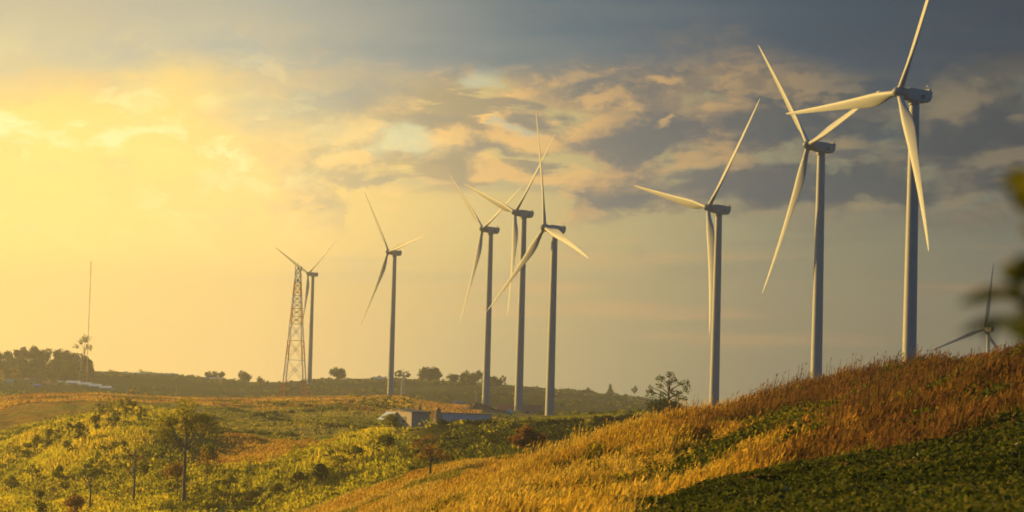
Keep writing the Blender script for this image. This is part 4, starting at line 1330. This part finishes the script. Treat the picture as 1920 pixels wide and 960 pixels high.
# ------------------------------------------------------------------ buildings
def shed(px0, px1, pyb, pyt, Y, depth, label, name='shed', cat='shed', wall='cream', roof='darkroof', rise=0.3, flat=False, rz=0.0, door=True, windows=0, cover_=0.4, down=0.0, group=None):
    if Y is None:
        Y = hit((px0 + px1) / 2, pyb - 1, 1450).y
    a, b = at(px0, pyb, Y), at(px1, pyb, Y)
    w = (b - a).length
    cx = (a.x + b.x) / 2
    zb = gz(cx, Y) - 0.3
    H = max(1.6, at((px0 + px1) / 2, pyt, Y).z - zb)
    root = empty(name, (cx, Y, zb), label, cat, group, rz)
    hr = 0.25 if flat else H * rise
    hw = H - hr
    m = MB()
    m.box((0, depth / 2, hw / 2 - 0.4), (w, depth, hw + 0.8))
    if not flat:
        m.add([(-w / 2, 0.02, hw), (-w / 2, depth - 0.02, hw), (-w / 2, depth / 2, H - 0.12), (w / 2, 0.02, hw), (w / 2, depth - 0.02, hw), (w / 2, depth / 2, H - 0.12)], [(0, 1, 2), (3, 5, 4)])
    m.build('wall', M[wall], root)
    m = MB()
    e = cover_
    if flat:
        m.box((0, depth / 2, hw + 0.13), (w + 2 * e, depth + 2 * e, 0.24))
    else:
        L = w / 2 + e
        sl_ = hr / (depth / 2)
        y0, z0 = -e, hw - e * sl_
        y1, z1 = depth + e, hw - e * sl_
        t = 0.14
        vs = []
        for X in (-L, L):
            vs += [(X, y0, z0 + 0.02), (X, depth / 2, H), (X, y1, z1 + 0.02), (X, y0, z0 + t), (X, depth / 2, H + t), (X, y1, z1 + t)]
        m.add(vs, [(0, 6, 7, 1), (1, 7, 8, 2), (3, 4, 10, 9), (4, 5, 11, 10), (0, 3, 9, 6), (2, 8, 11, 5), (0, 1, 4, 3), (1, 2, 5, 4), (6, 9, 10, 7), (7, 10, 11, 8)])
    m.build('roof', M[roof], root)
    if door:
        m = MB()
        m.box((-w * 0.22, -0.03, min(1.1, hw * 0.4)), (min(1.8, w * 0.25), 0.1, min(2.2, hw * 0.8)))
        m.build('door', M['dark'], root)
    for q in range(windows):
        m = MB()
        xx = -w * 0.05 + w * 0.45 * (q + 0.5) / max(1, windows)
        m.box((xx, -0.03, hw * 0.6), (min(1.4, w * 0.3 / windows), 0.1, min(1.2, hw * 0.4)))
        m.build('window', M['glass'], root)
    return root


# the buildings just behind the lip of the green field
def cream_hall():
    Y = 930
    x0 = at(772, 800, Y).x
    zb = gz(x0 + 4, Y) - 0.4
    H = at(790, 769, Y).z - zb
    root = empty('farm_building', (x0, Y, zb), 'cream farm building with a sunlit end wall and dark opening behind the green field edge', 'building', None, R(40))
    w, dp = 8.6, 11.0
    hr = 0.9
    hw = H - hr
    m = MB()
    m.box((w / 2, dp / 2, hw / 2), (w, dp, hw))
    for k in range(5):
        m.box((0.9 + k * 1.7, -0.08, hw / 2), (0.16, 0.16, hw))
    m.build('wall', M['beige'], root)
    m = MB()
    m.box((-0.09, dp / 2, hw / 2), (0.12, dp - 0.1, hw - 0.05))
    m.build('end_wall', M['cream'], root)
    m = MB()
    m.add([(-0.6, -0.6, hw + 0.02), (w + 0.6, -0.6, hw + 0.02), (w + 0.6, dp + 0.6, H), (-0.6, dp + 0.6, H), (-0.6, -0.6, hw + 0.2), (w + 0.6, -0.6, hw + 0.2), (w + 0.6, dp + 0.6, H + 0.18), (-0.6, dp + 0.6, H + 0.18)],
          [(3, 2, 1, 0), (4, 5, 6, 7), (0, 1, 5, 4), (1, 2, 6, 5), (2, 3, 7, 6), (3, 0, 4, 7)])
    m.build('roof', M['darkroof'], root)
    m = MB()
    m.box((-0.17, dp * 0.42, hw * 0.55), (0.1, 2.6, 2.4))
    m.build('opening', M['dark'], root)
    # lean-to with a pale sheet roof at the far end
    m = MB()
    m.add([(-0.2, dp * 0.85, hw * 0.95), (-0.2, dp * 1.45, hw * 0.95), (-4.6, dp * 1.45, hw * 0.5), (-4.6, dp * 0.85, hw * 0.5), (-0.2, dp * 0.85, hw * 0.98), (-0.2, dp * 1.45, hw * 0.98), (-4.6, dp * 1.45, hw * 0.53), (-4.6, dp * 0.85, hw * 0.53)],
          [(0, 1, 2, 3), (7, 6, 5, 4), (0, 4, 5, 1), (1, 5, 6, 2), (2, 6, 7, 3), (3, 7, 4, 0)])
    for yy in (dp * 0.88, dp * 1.42):
        m.tube([(-4.4, yy, 0), (-4.4, yy, hw * 0.5)], [0.12, 0.12], 6)
    m.build('canopy', M['paleblue'], root)


def rubble(px, pyt, w, Y, label, mat, seed, hpx):
    """heap of earth or broken stone"""
    rg = np.random.default_rng(seed)
    d = ray(px, 780)
    zb = gz(d.x * Y, Y) - 0.5
    H = at(px, pyt, Y).z - zb
    W = w / F * Y / 2
    nr, na = 10, 28
    vs, fs = [], []
    for i in range(nr + 1):
        f = i / nr
        for k in range(na):
            a = 2 * math.pi * k / na
            rr = W * f * (1 + 0.15 * math.sin(2 * a + seed) + 0.1 * math.sin(5 * a))
            zz = H * (0.5 + 0.5 * math.cos(math.pi * f)) * (1 + rg.normal(0, 0.07 if 0 < f < 1 else 0))
            vs.append((rr * math.cos(a) + rg.normal(0, 0.02 * W), rr * math.sin(a) * 0.7 + rg.normal(0, 0.02 * W), zz))
    for i in range(nr):
        for k in range(na):
            k2 = (k + 1) % na
            fs.append((i * na + k, (i + 1) * na + k, (i + 1) * na + k2, i * na + k2))
    m = MB()
    m.add(vs, fs)
    o = m.build('earth_mound', M[mat], None)
    o.location = (d.x * Y, Y, zb)
    tag(o, label, 'earth mound')


M['soil'] = paint('brown_soil', (0.17, 0.085, 0.05), 0.95, 0, 0.3, 0.6, 0.5)
M['rock'] = paint('broken_stone', (0.34, 0.24, 0.17), 0.95, 0, 0.35, 0.9, 0.8)
cream_hall()
rubble(822, 766, 30, 955, 'heap of broken stone between the cream building and the long pale wall', 'rock', 3, 20)
rubble(787, 761, 16, 960, 'small earth heap showing above the cream building', 'rock', 8, 10)
shed(826, 921, 797, 775, 985, 9, 'long low pale blue hall with a dark flat roof behind the green field', 'long_hall', 'hall', 'paleblue', 'darkroof', flat=True, door=False)
rubble(898, 756, 112, 1290, 'wide brown earth mound in front of the left turbine of the trio', 'soil', 5, 16)
shed(932, 972, 780, 760, 1350, 9, 'red roofed house with cream wall left of the middle turbine', 'red_roofed_house', 'house', 'cream', 'redroof', 0.6, windows=2)
shed(978, 1014, 780, 760, 1350, 9, 'red roofed house between the two right towers of the trio', 'red_roofed_house', 'house', 'cream', 'redroof', 0.6, windows=1)
shed(954, 966, 781, 768, 1290, 4, 'tiny white gabled hut at the foot of the middle turbine', 'hut', 'hut', 'white', 'white', 0.5, rz=R(70), door=False)
shed(848, 872, 757, 752, 1480, 4, 'low white shed on the slope behind the brown mound', 'shed', 'shed', 'white', 'white', flat=True, door=False)
# the farmstead at the far left
GR = 'long blue grey sheds at the far left'
for k, (x0, x1, yb, yt) in enumerate(((122, 147, 722, 714), (146, 168, 725, 717), (166, 188, 728, 720), (186, 207, 731, 724))):
    shed(x0, x1, yb, yt, None, 16, ('first and highest of the four blue grey sheds stepping down the far slope', 'second of the four blue grey sheds stepping down, at the radio mast', 'third of the four blue grey sheds stepping down the far slope', 'last and lowest of the four blue grey sheds')[k],
         'long_shed', 'shed', 'beige', 'paleblue', 0.55, group=GR, door=False)
shed(209, 214, 734, 729, None, 6, 'tiny green hut at the end of the blue grey sheds', 'hut', 'hut', 'greenroof', 'greenroof', 0.4, door=False)
shed(5, 24, 719, 711, None, 10, 'green roofed shed under the dark grove at the left edge', 'shed', 'shed', 'beige', 'greenroof', 0.7)
shed(46, 52, 715, 709, None, 6, 'small grey hut under the dark grove, right of the green roof', 'hut', 'hut', 'beige', 'beige', 0.4)
shed(55, 66, 716, 709, None, 8, 'small white walled house under the dark grove', 'house', 'house', 'white', 'darkroof', 0.35, windows=1)
shed(62, 74, 726, 720, None, 8, 'little blue roofed shed below the small white walled house', 'shed', 'shed', 'beige', 'blue', 0.6)
shed(80, 93, 722, 715, None, 8, 'pinkish hut with red roof between the grove and the blue grey sheds', 'hut', 'hut', 'cream', 'redroof', 0.5)
shed(108, 115, 719, 714, None, 6, 'tiny bright white hut left of the blue grey sheds', 'hut', 'hut', 'white', 'white', 0.4, door=False)
shed(186, 330, 709, 700, 2540, 12, 'very long low pale roof running along the left skyline', 'greenhouse', 'greenhouse', 'beige', 'greenroof', 0.5, door=False, rz=R(-1.5))
shed(248, 257, 707, 699, 2500, 6, 'small bright white hut on the left skyline in front of the long roof', 'hut', 'hut', 'white', 'white', 0.4, door=False)
shed(384, 420, 716, 708, 2540, 10, 'white roofed shed on the skyline in front of the tree clump', 'shed', 'shed', 'white', 'white', 0.5)
m = MB()
q = at(389, 712, 2480)
m.tube([(0, 0, 0), (0, 0, 3.6), (0, 0, 4.2)], [2.4, 2.4, 0.6], 20)
o = m.build('water_tank', M['blue'])
o.location = (q.x, 2480, gz(q.x, 2480) - 0.2)
tag(o, 'bright blue water tank beside the white roofed skyline shed', 'water tank')
shed(394, 400, 717, 711, 2480, 4, 'small yellow hut next to the bright blue water tank', 'hut', 'hut', 'yellow', 'yellow', 0.3, door=False)
shed(700, 720, 712, 707, 2520, 8, 'pale lilac roofed shed on the skyline left of the knoll turbine', 'shed', 'shed', 'beige', 'paleblue', 0.5)


# ------------------------------------------------------------------ the sapling beside the camera, its leaves reach into view
def sapling():
    bx, by = 1.62, 5.1
    bz = gz(bx, by)
    root = empty('sapling', (bx, by, bz), 'out of focus leafy sapling whose leaves reach in at the right edge', 'sapling')
    m = MB()
    m.tube([(0, 0, -0.2), (0.03, 0, 0.7), (-0.02, 0.02, 1.5), (0.04, 0, 2.3)], [0.03, 0.026, 0.02, 0.008], 8)
    tips = []
    for px, py, Y in ((1880, 548, 5.0), (1880, 600, 5.05), (1900, 345, 5.1), (1890, 512, 4.95), (1895, 618, 5.0)):
        e = at(px + 18, py, Y) - Vector((bx, by, bz))
        s = Vector((0.0, 0.0, max(0.8, e.z - 0.28)))
        md = s.lerp(e, 0.5) + Vector((0, 0, 0.06))
        m.tube([s, md, e], [0.009, 0.006, 0.003], 6)
        tips.append((s, md, e))
    for sx, sy, ex, ey in ((2010, 560, 1862, 552), (2010, 615, 1850, 606), (2010, 300, 1905, 352), (2000, 470, 1895, 508)):
        m.tube([at(sx + 300, sy + 60, 5.05) - Vector((bx, by, bz)), at(sx, sy, 5.02) - Vector((bx, by, bz)), at(ex, ey, 5.0) - Vector((bx, by, bz))], [0.016, 0.012, 0.004], 6)
    m.build('stem', M['bark_dark'], root)
    spec = [(1908, 546, 1796, 553, 30, 0), (1880, 556, 1930, 540, 34, 0), (1900, 598, 1798, 608, 26, 0), (1868, 592, 1932, 622, 40, 0), (1905, 612, 1965, 634, 40, 0), (1885, 345, 1960, 318, 60, 1), (1895, 360, 1960, 386, 50, 1),
            (1882, 520, 1960, 486, 56, 1), (1900, 505, 1955, 470, 44, 1), (1905, 560, 1970, 575, 40, 0), (1912, 640, 1970, 655, 34, 0), (1900, 585, 1960, 596, 30, 1), (1890, 548, 1925, 520, 26, 0), (1872, 604, 1850, 630, 22, 0), (1862, 552, 1830, 534, 20, 0), (1900, 352, 1878, 322, 34, 1), (1898, 508, 1872, 494, 34, 1), (1915, 425, 1965, 440, 34, 1)]
    for ax, ay, cx, cy, wpx, kind in spec:
        Y = 5.0 + RNG.uniform(-0.12, 0.12)
        a, b = at(ax, ay, Y), at(cx, cy, Y + RNG.uniform(-0.03, 0.03))
        L = b - a
        side = Vector((0, 0.4, 1)).cross(L).cross(L).normalized() * (wpx / F * Y / 2)
        nn = L.cross(side).normalized()
        mm = MB()
        vs = []
        for i in range(7):
            f = i / 6
            wd = math.sin(math.pi * min(1, f * 0.96 + 0.03)) ** 0.8
            c = a + L * f + Vector((0, 0, -0.02 * f * f))
            for s in (-1, 0, 1):
                vs.append(c + side * s * wd + nn * (0.004 if s else 0) - Vector((bx, by, bz)))
        fs = []
        for i in range(6):
            for s in range(2):
                k = i * 3 + s
                fs.append((k, k + 1, k + 4, k + 3))
        mm.add(vs, fs)
        lf = mm.build('leaf', M['leaf'], root)
        at_ = lf.data.color_attributes.new('tone', 'FLOAT_COLOR', 'POINT')
        col = np.ones((len(vs), 4), np.float32)
        col[:, :3] = (0.035, 0.045, 0.014) if kind == 0 else (0.11, 0.11, 0.02)
        at_.data.foreach_set('color', col.ravel())


sapling()

# ------------------------------------------------------------------ sun, sky, air
SUN_AZ, SUN_EL = R(-64), R(16)          # azimuth from the view axis (+Y), negative = left
sd = Vector((math.sin(SUN_AZ) * math.cos(SUN_EL), math.cos(SUN_AZ) * math.cos(SUN_EL), math.sin(SUN_EL)))
sl = bpy.data.lights.new('sun', 'SUN')
sl.energy = 5.0
sl.angle = R(0.5)
sl.color = (1.0, 0.655, 0.17)
so = bpy.data.objects.new('sun', sl)
COL.objects.link(so)
so.rotation_euler = (-sd).to_track_quat('-Z', 'Y').to_euler()
so.location = sd * 500

world = bpy.data.worlds.new('World')
scene.world = world
world.use_nodes = True
wt = world.node_tree
wt.nodes.clear()
STR = 0.1


class E:
    """tiny expression layer over math nodes"""

    def __init__(self, s):
        self.s = s

    @staticmethod
    def op(kind, *a, clamp=False):
        n = wt.nodes.new('ShaderNodeMath')
        n.operation = kind
        n.use_clamp = clamp
        for i, v in enumerate(a):
            if isinstance(v, E):
                wt.links.new(v.s, n.inputs[i])
            else:
                n.inputs[i].default_value = v
        return E(n.outputs[0])

    def __add__(self, o): return E.op('ADD', self, o)
    def __radd__(self, o): return E.op('ADD', self, o)
    def __sub__(self, o): return E.op('SUBTRACT', self, o)
    def __rsub__(self, o): return E.op('SUBTRACT', o, self)
    def __mul__(self, o): return E.op('MULTIPLY', self, o)
    def __rmul__(self, o): return E.op('MULTIPLY', self, o)
    def __truediv__(self, o): return E.op('DIVIDE', self, o)
    def sat(self): return E.op('MAXIMUM', E.op('MINIMUM', self, 1.0), 0.0)


def smooth(a, b, x):
    n = wt.nodes.new('ShaderNodeMapRange')
    n.interpolation_type = 'SMOOTHSTEP'
    wt.links.new(x.s, n.inputs['Value'])
    n.inputs['From Min'].default_value = a
    n.inputs['From Max'].default_value = b
    return E(n.outputs['Result'])


def gauss(x, c, s):
    d = (x - c) / s
    return E.op('POWER', 2.718, (d * d) * -1.0)


def noise(x, y, z, detail=5, rough=0.55, dist=0.0, sc=1.0):
    cmb = wt.nodes.new('ShaderNodeCombineXYZ')
    for i, v in enumerate((x, y, z)):
        if isinstance(v, E):
            wt.links.new(v.s, cmb.inputs[i])
        else:
            cmb.inputs[i].default_value = v
    n = wt.nodes.new('ShaderNodeTexNoise')
    n.inputs['Scale'].default_value = sc
    n.inputs['Detail'].default_value = detail
    n.inputs['Roughness'].default_value = rough
    n.inputs['Distortion'].default_value = dist
    wt.links.new(cmb.outputs[0], n.inputs['Vector'])
    return E(n.outputs['Fac'])


def ramp(x, stops):
    n = wt.nodes.new('ShaderNodeValToRGB')
    cr = n.color_ramp
    cr.interpolation = 'EASE' if False else 'LINEAR'
    lo, hi = stops[0][0], stops[-1][0]
    for i, (p, c) in enumerate(stops):
        e = cr.elements[i] if i < 2 else cr.elements.new((p - lo) / (hi - lo))
        e.position = (p - lo) / (hi - lo)
        e.color = lin(*c)
    f = (x - lo) / (hi - lo)
    wt.links.new(f.s, n.inputs['Fac'])
    return n.outputs['Color']


def cmix(f, a, b, mode='MIX'):
    n = wt.nodes.new('ShaderNodeMix')
    n.data_type = 'RGBA'
    n.blend_type = mode
    n.clamp_factor = True
    ins = [s for s in n.inputs if s.enabled]
    fac, ia, ib = n.inputs['Factor'], n.inputs[6], n.inputs[7]
    if isinstance(f, E):
        wt.links.new(f.s, fac)
    else:
        fac.default_value = f
    for s, v in ((ia, a), (ib, b)):
        if isinstance(v, tuple):
            s.default_value = v
        else:
            wt.links.new(v, s)
    return n.outputs[2]


tc = wt.nodes.new('ShaderNodeTexCoord')
sep = wt.nodes.new('ShaderNodeSeparateXYZ')
wt.links.new(tc.outputs['Generated'], sep.inputs[0])
dx, dy, dz = E(sep.outputs[0]), E(sep.outputs[1]), E(sep.outputs[2])
yc = E.op('MAXIMUM', dy, 0.12)
U = dx / yc * 4.704                     # -1 .. 1 over the part of the sky the photograph looks at
V = dz / yc * 6.45 - U * 0.04           # 0 at the horizon, 1 some nine degrees up
Uc = E.op('MAXIMUM', E.op('MINIMUM', U, 1.3), -1.3)
w1 = noise(U * 1.3, V * 1.7, 3.3, 4) - 0.5
Ud = Uc + w1 * 0.35
row0 = ramp(Uc, [(-1.3, (250, 207, 120)), (-1, (248, 205, 120)), (-0.5, (236, 196, 122)), (0, (178, 160, 114)), (0.5, (130, 125, 102)), (1.0, (108, 106, 92)), (1.3, (102, 102, 94))])
row1 = ramp(Uc, [(-1.3, (255, 218, 122)), (-1, (255, 216, 120)), (-0.5, (248, 208, 122)), (0, (196, 174, 116)), (0.5, (138, 137, 110)), (1.0, (100, 106, 98)), (1.3, (92, 100, 98))])
row2 = ramp(Ud, [(-1.3, (198, 190, 160)), (-1, (190, 186, 162)), (-0.5, (165, 170, 160)), (0, (86, 110, 124)), (0.5, (36, 72, 100)), (1.0, (0, 40, 74)), (1.3, (0, 38, 70))])
base = cmix(smooth(0.0, 0.43, V), row0, row1)
# low thin streaks
st = noise(U * 1.6, V * 14.0, 1.7, 4, 0.55)
stm = smooth(0.5, 0.66, st) * smooth(0.02, 0.12, V) * (1.0 - smooth(0.4, 0.55, V)) * smooth(-0.5, 0.2, U)
base = cmix(stm * 0.55, base, ramp(Uc, [(-1, (255, 225, 160)), (0, (212, 168, 112)), (1, (152, 120, 90)), (1.3, (140, 115, 90))]))
st2 = noise(U * 1.1, V * 11.0, 21.7, 4, 0.5)
stm2 = smooth(0.52, 0.64, st2) * smooth(0.2, 0.34, V) * (1.0 - smooth(0.5, 0.6, V)) * smooth(-0.75, -0.3, U)
base = cmix(stm2 * 0.6, base, ramp(Uc, [(-1, (235, 205, 150)), (-0.4, (190, 178, 140)), (0.2, (135, 128, 112)), (1, (92, 92, 88)), (1.3, (90, 90, 88))]))
# broken cumulus: a density field, its shaded bodies and the sides turned to the sun
wx = noise(U * 3.1, V * 5.0, 31.0, 3) - 0.5
wy = noise(U * 3.1, V * 5.0, 37.0, 3) - 0.5


def dens(ox, oy):
    return noise((U + wx * 0.12 + ox) * 4.4, (V + wy * 0.1 + oy) * 5.8, 7.7, 9, 0.6) * 0.7 + noise((U + ox) * 1.5, (V + oy) * 3.4, 17.7, 3, 0.5) * 0.3


d0 = dens(0.0, 0.0)
d1 = dens(-0.045, 0.016)
d2 = dens(0.0, 0.024)
bandm = smooth(0.36, 0.47, V + w1 * 0.25) * smooth(-0.70, -0.25, U + w1 * 0.6)
body = smooth(0.44, 0.52, d0 + (V - 0.62) * 0.22 + 0.02) * bandm
lit = smooth(-0.01, 0.07, d0 - d1) * 0.8 + smooth(-0.01, 0.06, d0 - d2) * 0.4
thin = 1.0 - smooth(0.45, 0.54, d0)
shade_c = ramp(Uc, [(-1.3, (200, 180, 140)), (-0.5, (190, 170, 135)), (-0.1, (138, 130, 115)), (0.25, (90, 96, 102)), (0.6, (44, 66, 86)), (1, (28, 50, 70)), (1.3, (26, 48, 68))])
lit_c = ramp(Uc, [(-1.3, (255, 228, 150)), (-0.5, (255, 212, 135)), (0, (236, 184, 110)), (0.4, (188, 152, 105)), (0.7, (140, 126, 102)), (1, (126, 112, 92)), (1.3, (120, 108, 90))])
cl = cmix((lit * 0.6 + thin * 0.35).sat(), shade_c, lit_c)
sky1 = cmix(body, base, cl)
# flat dark rafts floating lower, and small bright puffs
rf = noise((U + wx * 0.1) * 3.6, (V + wy * 0.03) * 12.0, 44.0, 6, 0.55)
rfm = smooth(0.545, 0.60, rf) * smooth(0.46, 0.54, V) * (1.0 - smooth(0.74, 0.84, V)) * smooth(-0.4, -0.1, U)
sky1 = cmix(rfm * 0.85, sky1, ramp(Uc, [(-0.6, (180, 160, 125)), (-0.1, (142, 130, 110)), (0.2, (112, 112, 110)), (0.6, (72, 82, 92)), (1.3, (60, 70, 80))]))
pf = noise((U + wx * 0.1) * 5.5, (V + wy * 0.05) * 9.0, 52.0, 6, 0.6)
pfm = smooth(0.57, 0.66, pf) * smooth(0.36, 0.5, V) * (1.0 - smooth(0.86, 0.95, V)) * smooth(-0.5, -0.1, U)
sky1 = cmix(pfm * 0.7, sky1, lit_c)
# single clouds: dark flat rafts and bright lit puffs
wfx = noise(U * 7.0, V * 8.0, 81.0, 5, 0.6) - 0.5
wfy = noise(U * 7.0, V * 8.0, 87.0, 5, 0.6) - 0.5
Uw = U + wx * 0.16 + wfx * 0.22
Vw = V + wy * 0.12 + wfy * 0.16


def puffs(lst):
    s = None
    for px, py, sx, sy in lst:
        g = gauss(Uw, (px - 960) / 960, sx / 960) * gauss(Vw, (700 - py) / 700, sy / 700)
        s = g if s is None else s + g
    return s


pn = noise((U + wx * 0.08) * 9.0, (V + wy * 0.08) * 11.0, 71.0, 6, 0.6) - 0.5
darkp = smooth(0.20, 0.85, puffs([(805, 228, 95, 20), (925, 290, 85, 17), (1005, 205, 50, 26), (1170, 262, 95, 32), (1230, 255, 60, 40), (1390, 350, 150, 40), (1560, 235, 150, 34), (1850, 235, 130, 60), (1640, 350, 170, 36), (700, 335, 90, 12), (640, 178, 120, 34), (1130, 345, 60, 18), (1430, 250, 70, 30)]) + pn * 2.2)
brightp = smooth(0.22, 0.9, puffs([(345, 112, 38, 16), (850, 262, 60, 24), (975, 262, 55, 26), (1245, 155, 40, 12), (1245, 226, 18, 10), (1300, 305, 90, 26), (1560, 150, 60, 18), (1770, 165, 44, 30), (1615, 272, 50, 28), (1785, 385, 55, 16), (1880, 482, 50, 24), (1885, 300, 50, 24), (800, 128, 90, 22), (1000, 330, 120, 22), (1120, 175, 60, 22), (660, 300, 60, 20), (640, 240, 60, 16)]) + pn * 2.2)
blue = smooth(0.22, 0.85, puffs([(740, 262, 66, 34), (555, 127, 26, 12), (900, 155, 50, 14), (960, 238, 30, 14), (1650, 235, 60, 20)]) + pn * 2.0)
sky1 = cmix(blue * 0.75, sky1, ramp(Uc, [(-1, (225, 225, 180)), (-0.2, (205, 205, 165)), (0.1, (165, 172, 152)), (0.7, (105, 125, 128)), (1.3, (90, 112, 118))]))
sky1 = cmix(darkp * 0.92, sky1, shade_c)
sky1 = cmix(brightp * 0.75, sky1, lit_c)
# upper deck of stratus with a ragged lower edge
dk = noise(U * 2.0, V * 4.0, 12.1, 6, 0.6) - 0.5
deck = smooth(0.74, 0.89, V + dk * 0.4 - U * 0.05 + gauss(U, -0.42, 0.26) * 0.07)
dtex = noise(U * 0.9, V * 7.0, 5.1, 4, 0.5)
deckc = cmix(smooth(0.4, 0.62, dtex) * 0.45, row2, ramp(Uc, [(-1.3, (215, 200, 160)), (-0.5, (185, 180, 160)), (0, (128, 134, 134)), (0.5, (66, 92, 110)), (1.3, (22, 58, 82))]))
sky2 = cmix(deck * 0.97, sky1, deckc)
# glow of the low sun behind thin cloud, left
gl = gauss(U, -1.0, 0.58) * gauss(V, 0.60, 0.24)
gt = noise((U + wx * 0.15) * 3.6, (V + wy * 0.1) * 5.5, 2.2, 7, 0.6)
sky3 = cmix((gl * (gt * 2.6 - 0.5)).sat() * 0.9, sky2, lin(255, 221, 122))
hot = smooth(0.585, 0.68, gt) * gauss(U, -0.95, 0.5) * gauss(V, 0.62, 0.2)
sky4 = cmix(hot * 0.6, sky3, lin(255, 246, 180))
gray = smooth(0.47, 0.6, noise((Uw) * 3.4, Vw * 5.4, 61.0, 7, 0.6)) * gauss(V, 0.70, 0.2) * (1.0 - smooth(-0.5, -0.2, U))
sky4 = cmix(gray * 0.55, sky4, lin(236, 196, 128))
wisp = smooth(0.52, 0.62, noise(Uw * 5.0, Vw * 7.0, 66.0, 7, 0.6)) * gauss(V, 0.62, 0.2) * (1.0 - smooth(-0.6, -0.25, U))
sky4 = cmix(wisp * 0.7, sky4, lin(255, 240, 165))
# the air box in front dims the sky by the height one looks at: make up for it
GAINV = (1.92 - 0.84 * V.sat()) * (1.0 - 0.26 * smooth(-0.3, 0.9, U))
# away from the view: plain broken cloud, dim and bluish on the side away from the sun
away = noise(dx * 3.0, dy * 3.0, dz * 6.0, 4, 0.55)
sdot = dx * sd.x + dy * sd.y
rest = cmix(smooth(0.45, 1.0, sdot), cmix(smooth(0.4, 0.6, away), lin(8, 78, 126), lin(28, 100, 146)), lin(215, 175, 110))
front = smooth(0.86, 0.955, dy) * (1.0 - smooth(0.2, 0.4, dz))
cloud = cmix(front, rest, sky4)
ni = wt.nodes.new('ShaderNodeTexSky')
ni.sky_type = 'NISHITA'
ni.sun_disc = False
ni.sun_elevation = SUN_EL
ni.sun_rotation = SUN_AZ
ni.air_density = 1.4
ni.dust_density = 3.0
sc_ = wt.nodes.new('ShaderNodeVectorMath')
sc_.operation = 'SCALE'
wt.links.new(cloud, sc_.inputs[0])
gain = (1.0 + (GAINV - 1.0) * front) * (0.70 / STR)
wt.links.new(gain.s, sc_.inputs['Scale'])
fin = cmix(0.94, ni.outputs[0], sc_.outputs[0])
bg = wt.nodes.new('ShaderNodeBackground')
bg.inputs['Strength'].default_value = STR
wt.links.new(fin, bg.inputs['Color'])
wo = wt.nodes.new('ShaderNodeOutputWorld')
wt.links.new(bg.outputs[0], wo.inputs['Surface'])

# haze: one box of air round the camera and all the hills
hz = MB()
hz.box((0, 0, -74), (8700, 8700, 452))
HZ, nt, out = new_mat('haze_air')
pv = N(nt, 'ShaderNodeVolumePrincipled')
pv.inputs['Color'].default_value = (0.92, 0.9, 0.84, 1)
pv.inputs['Density'].default_value = 0.0002
pv.inputs['Anisotropy'].default_value = 0.84
nt.links.new(pv.outputs[0], out.inputs['Volume'])
ho = hz.build('haze', HZ)
tag(ho, 'thin golden evening haze over the hills, thickest towards the low sun', 'haze', kind='stuff')

# ------------------------------------------------------------------ render settings
scene.render.engine = 'CYCLES'
scene.view_settings.view_transform = 'Standard'
scene.view_settings.look = 'None'
scene.view_settings.exposure = 0.52
scene.view_settings.gamma = 1.0
scene.view_settings.use_curve_mapping = False
scene.cycles.use_denoising = True
scene.cycles.max_bounces = 6
scene.cycles.diffuse_bounces = 0
scene.cycles.transmission_bounces = 4
scene.cycles.volume_bounces = 1
scene.cycles.filter_width = 1.7
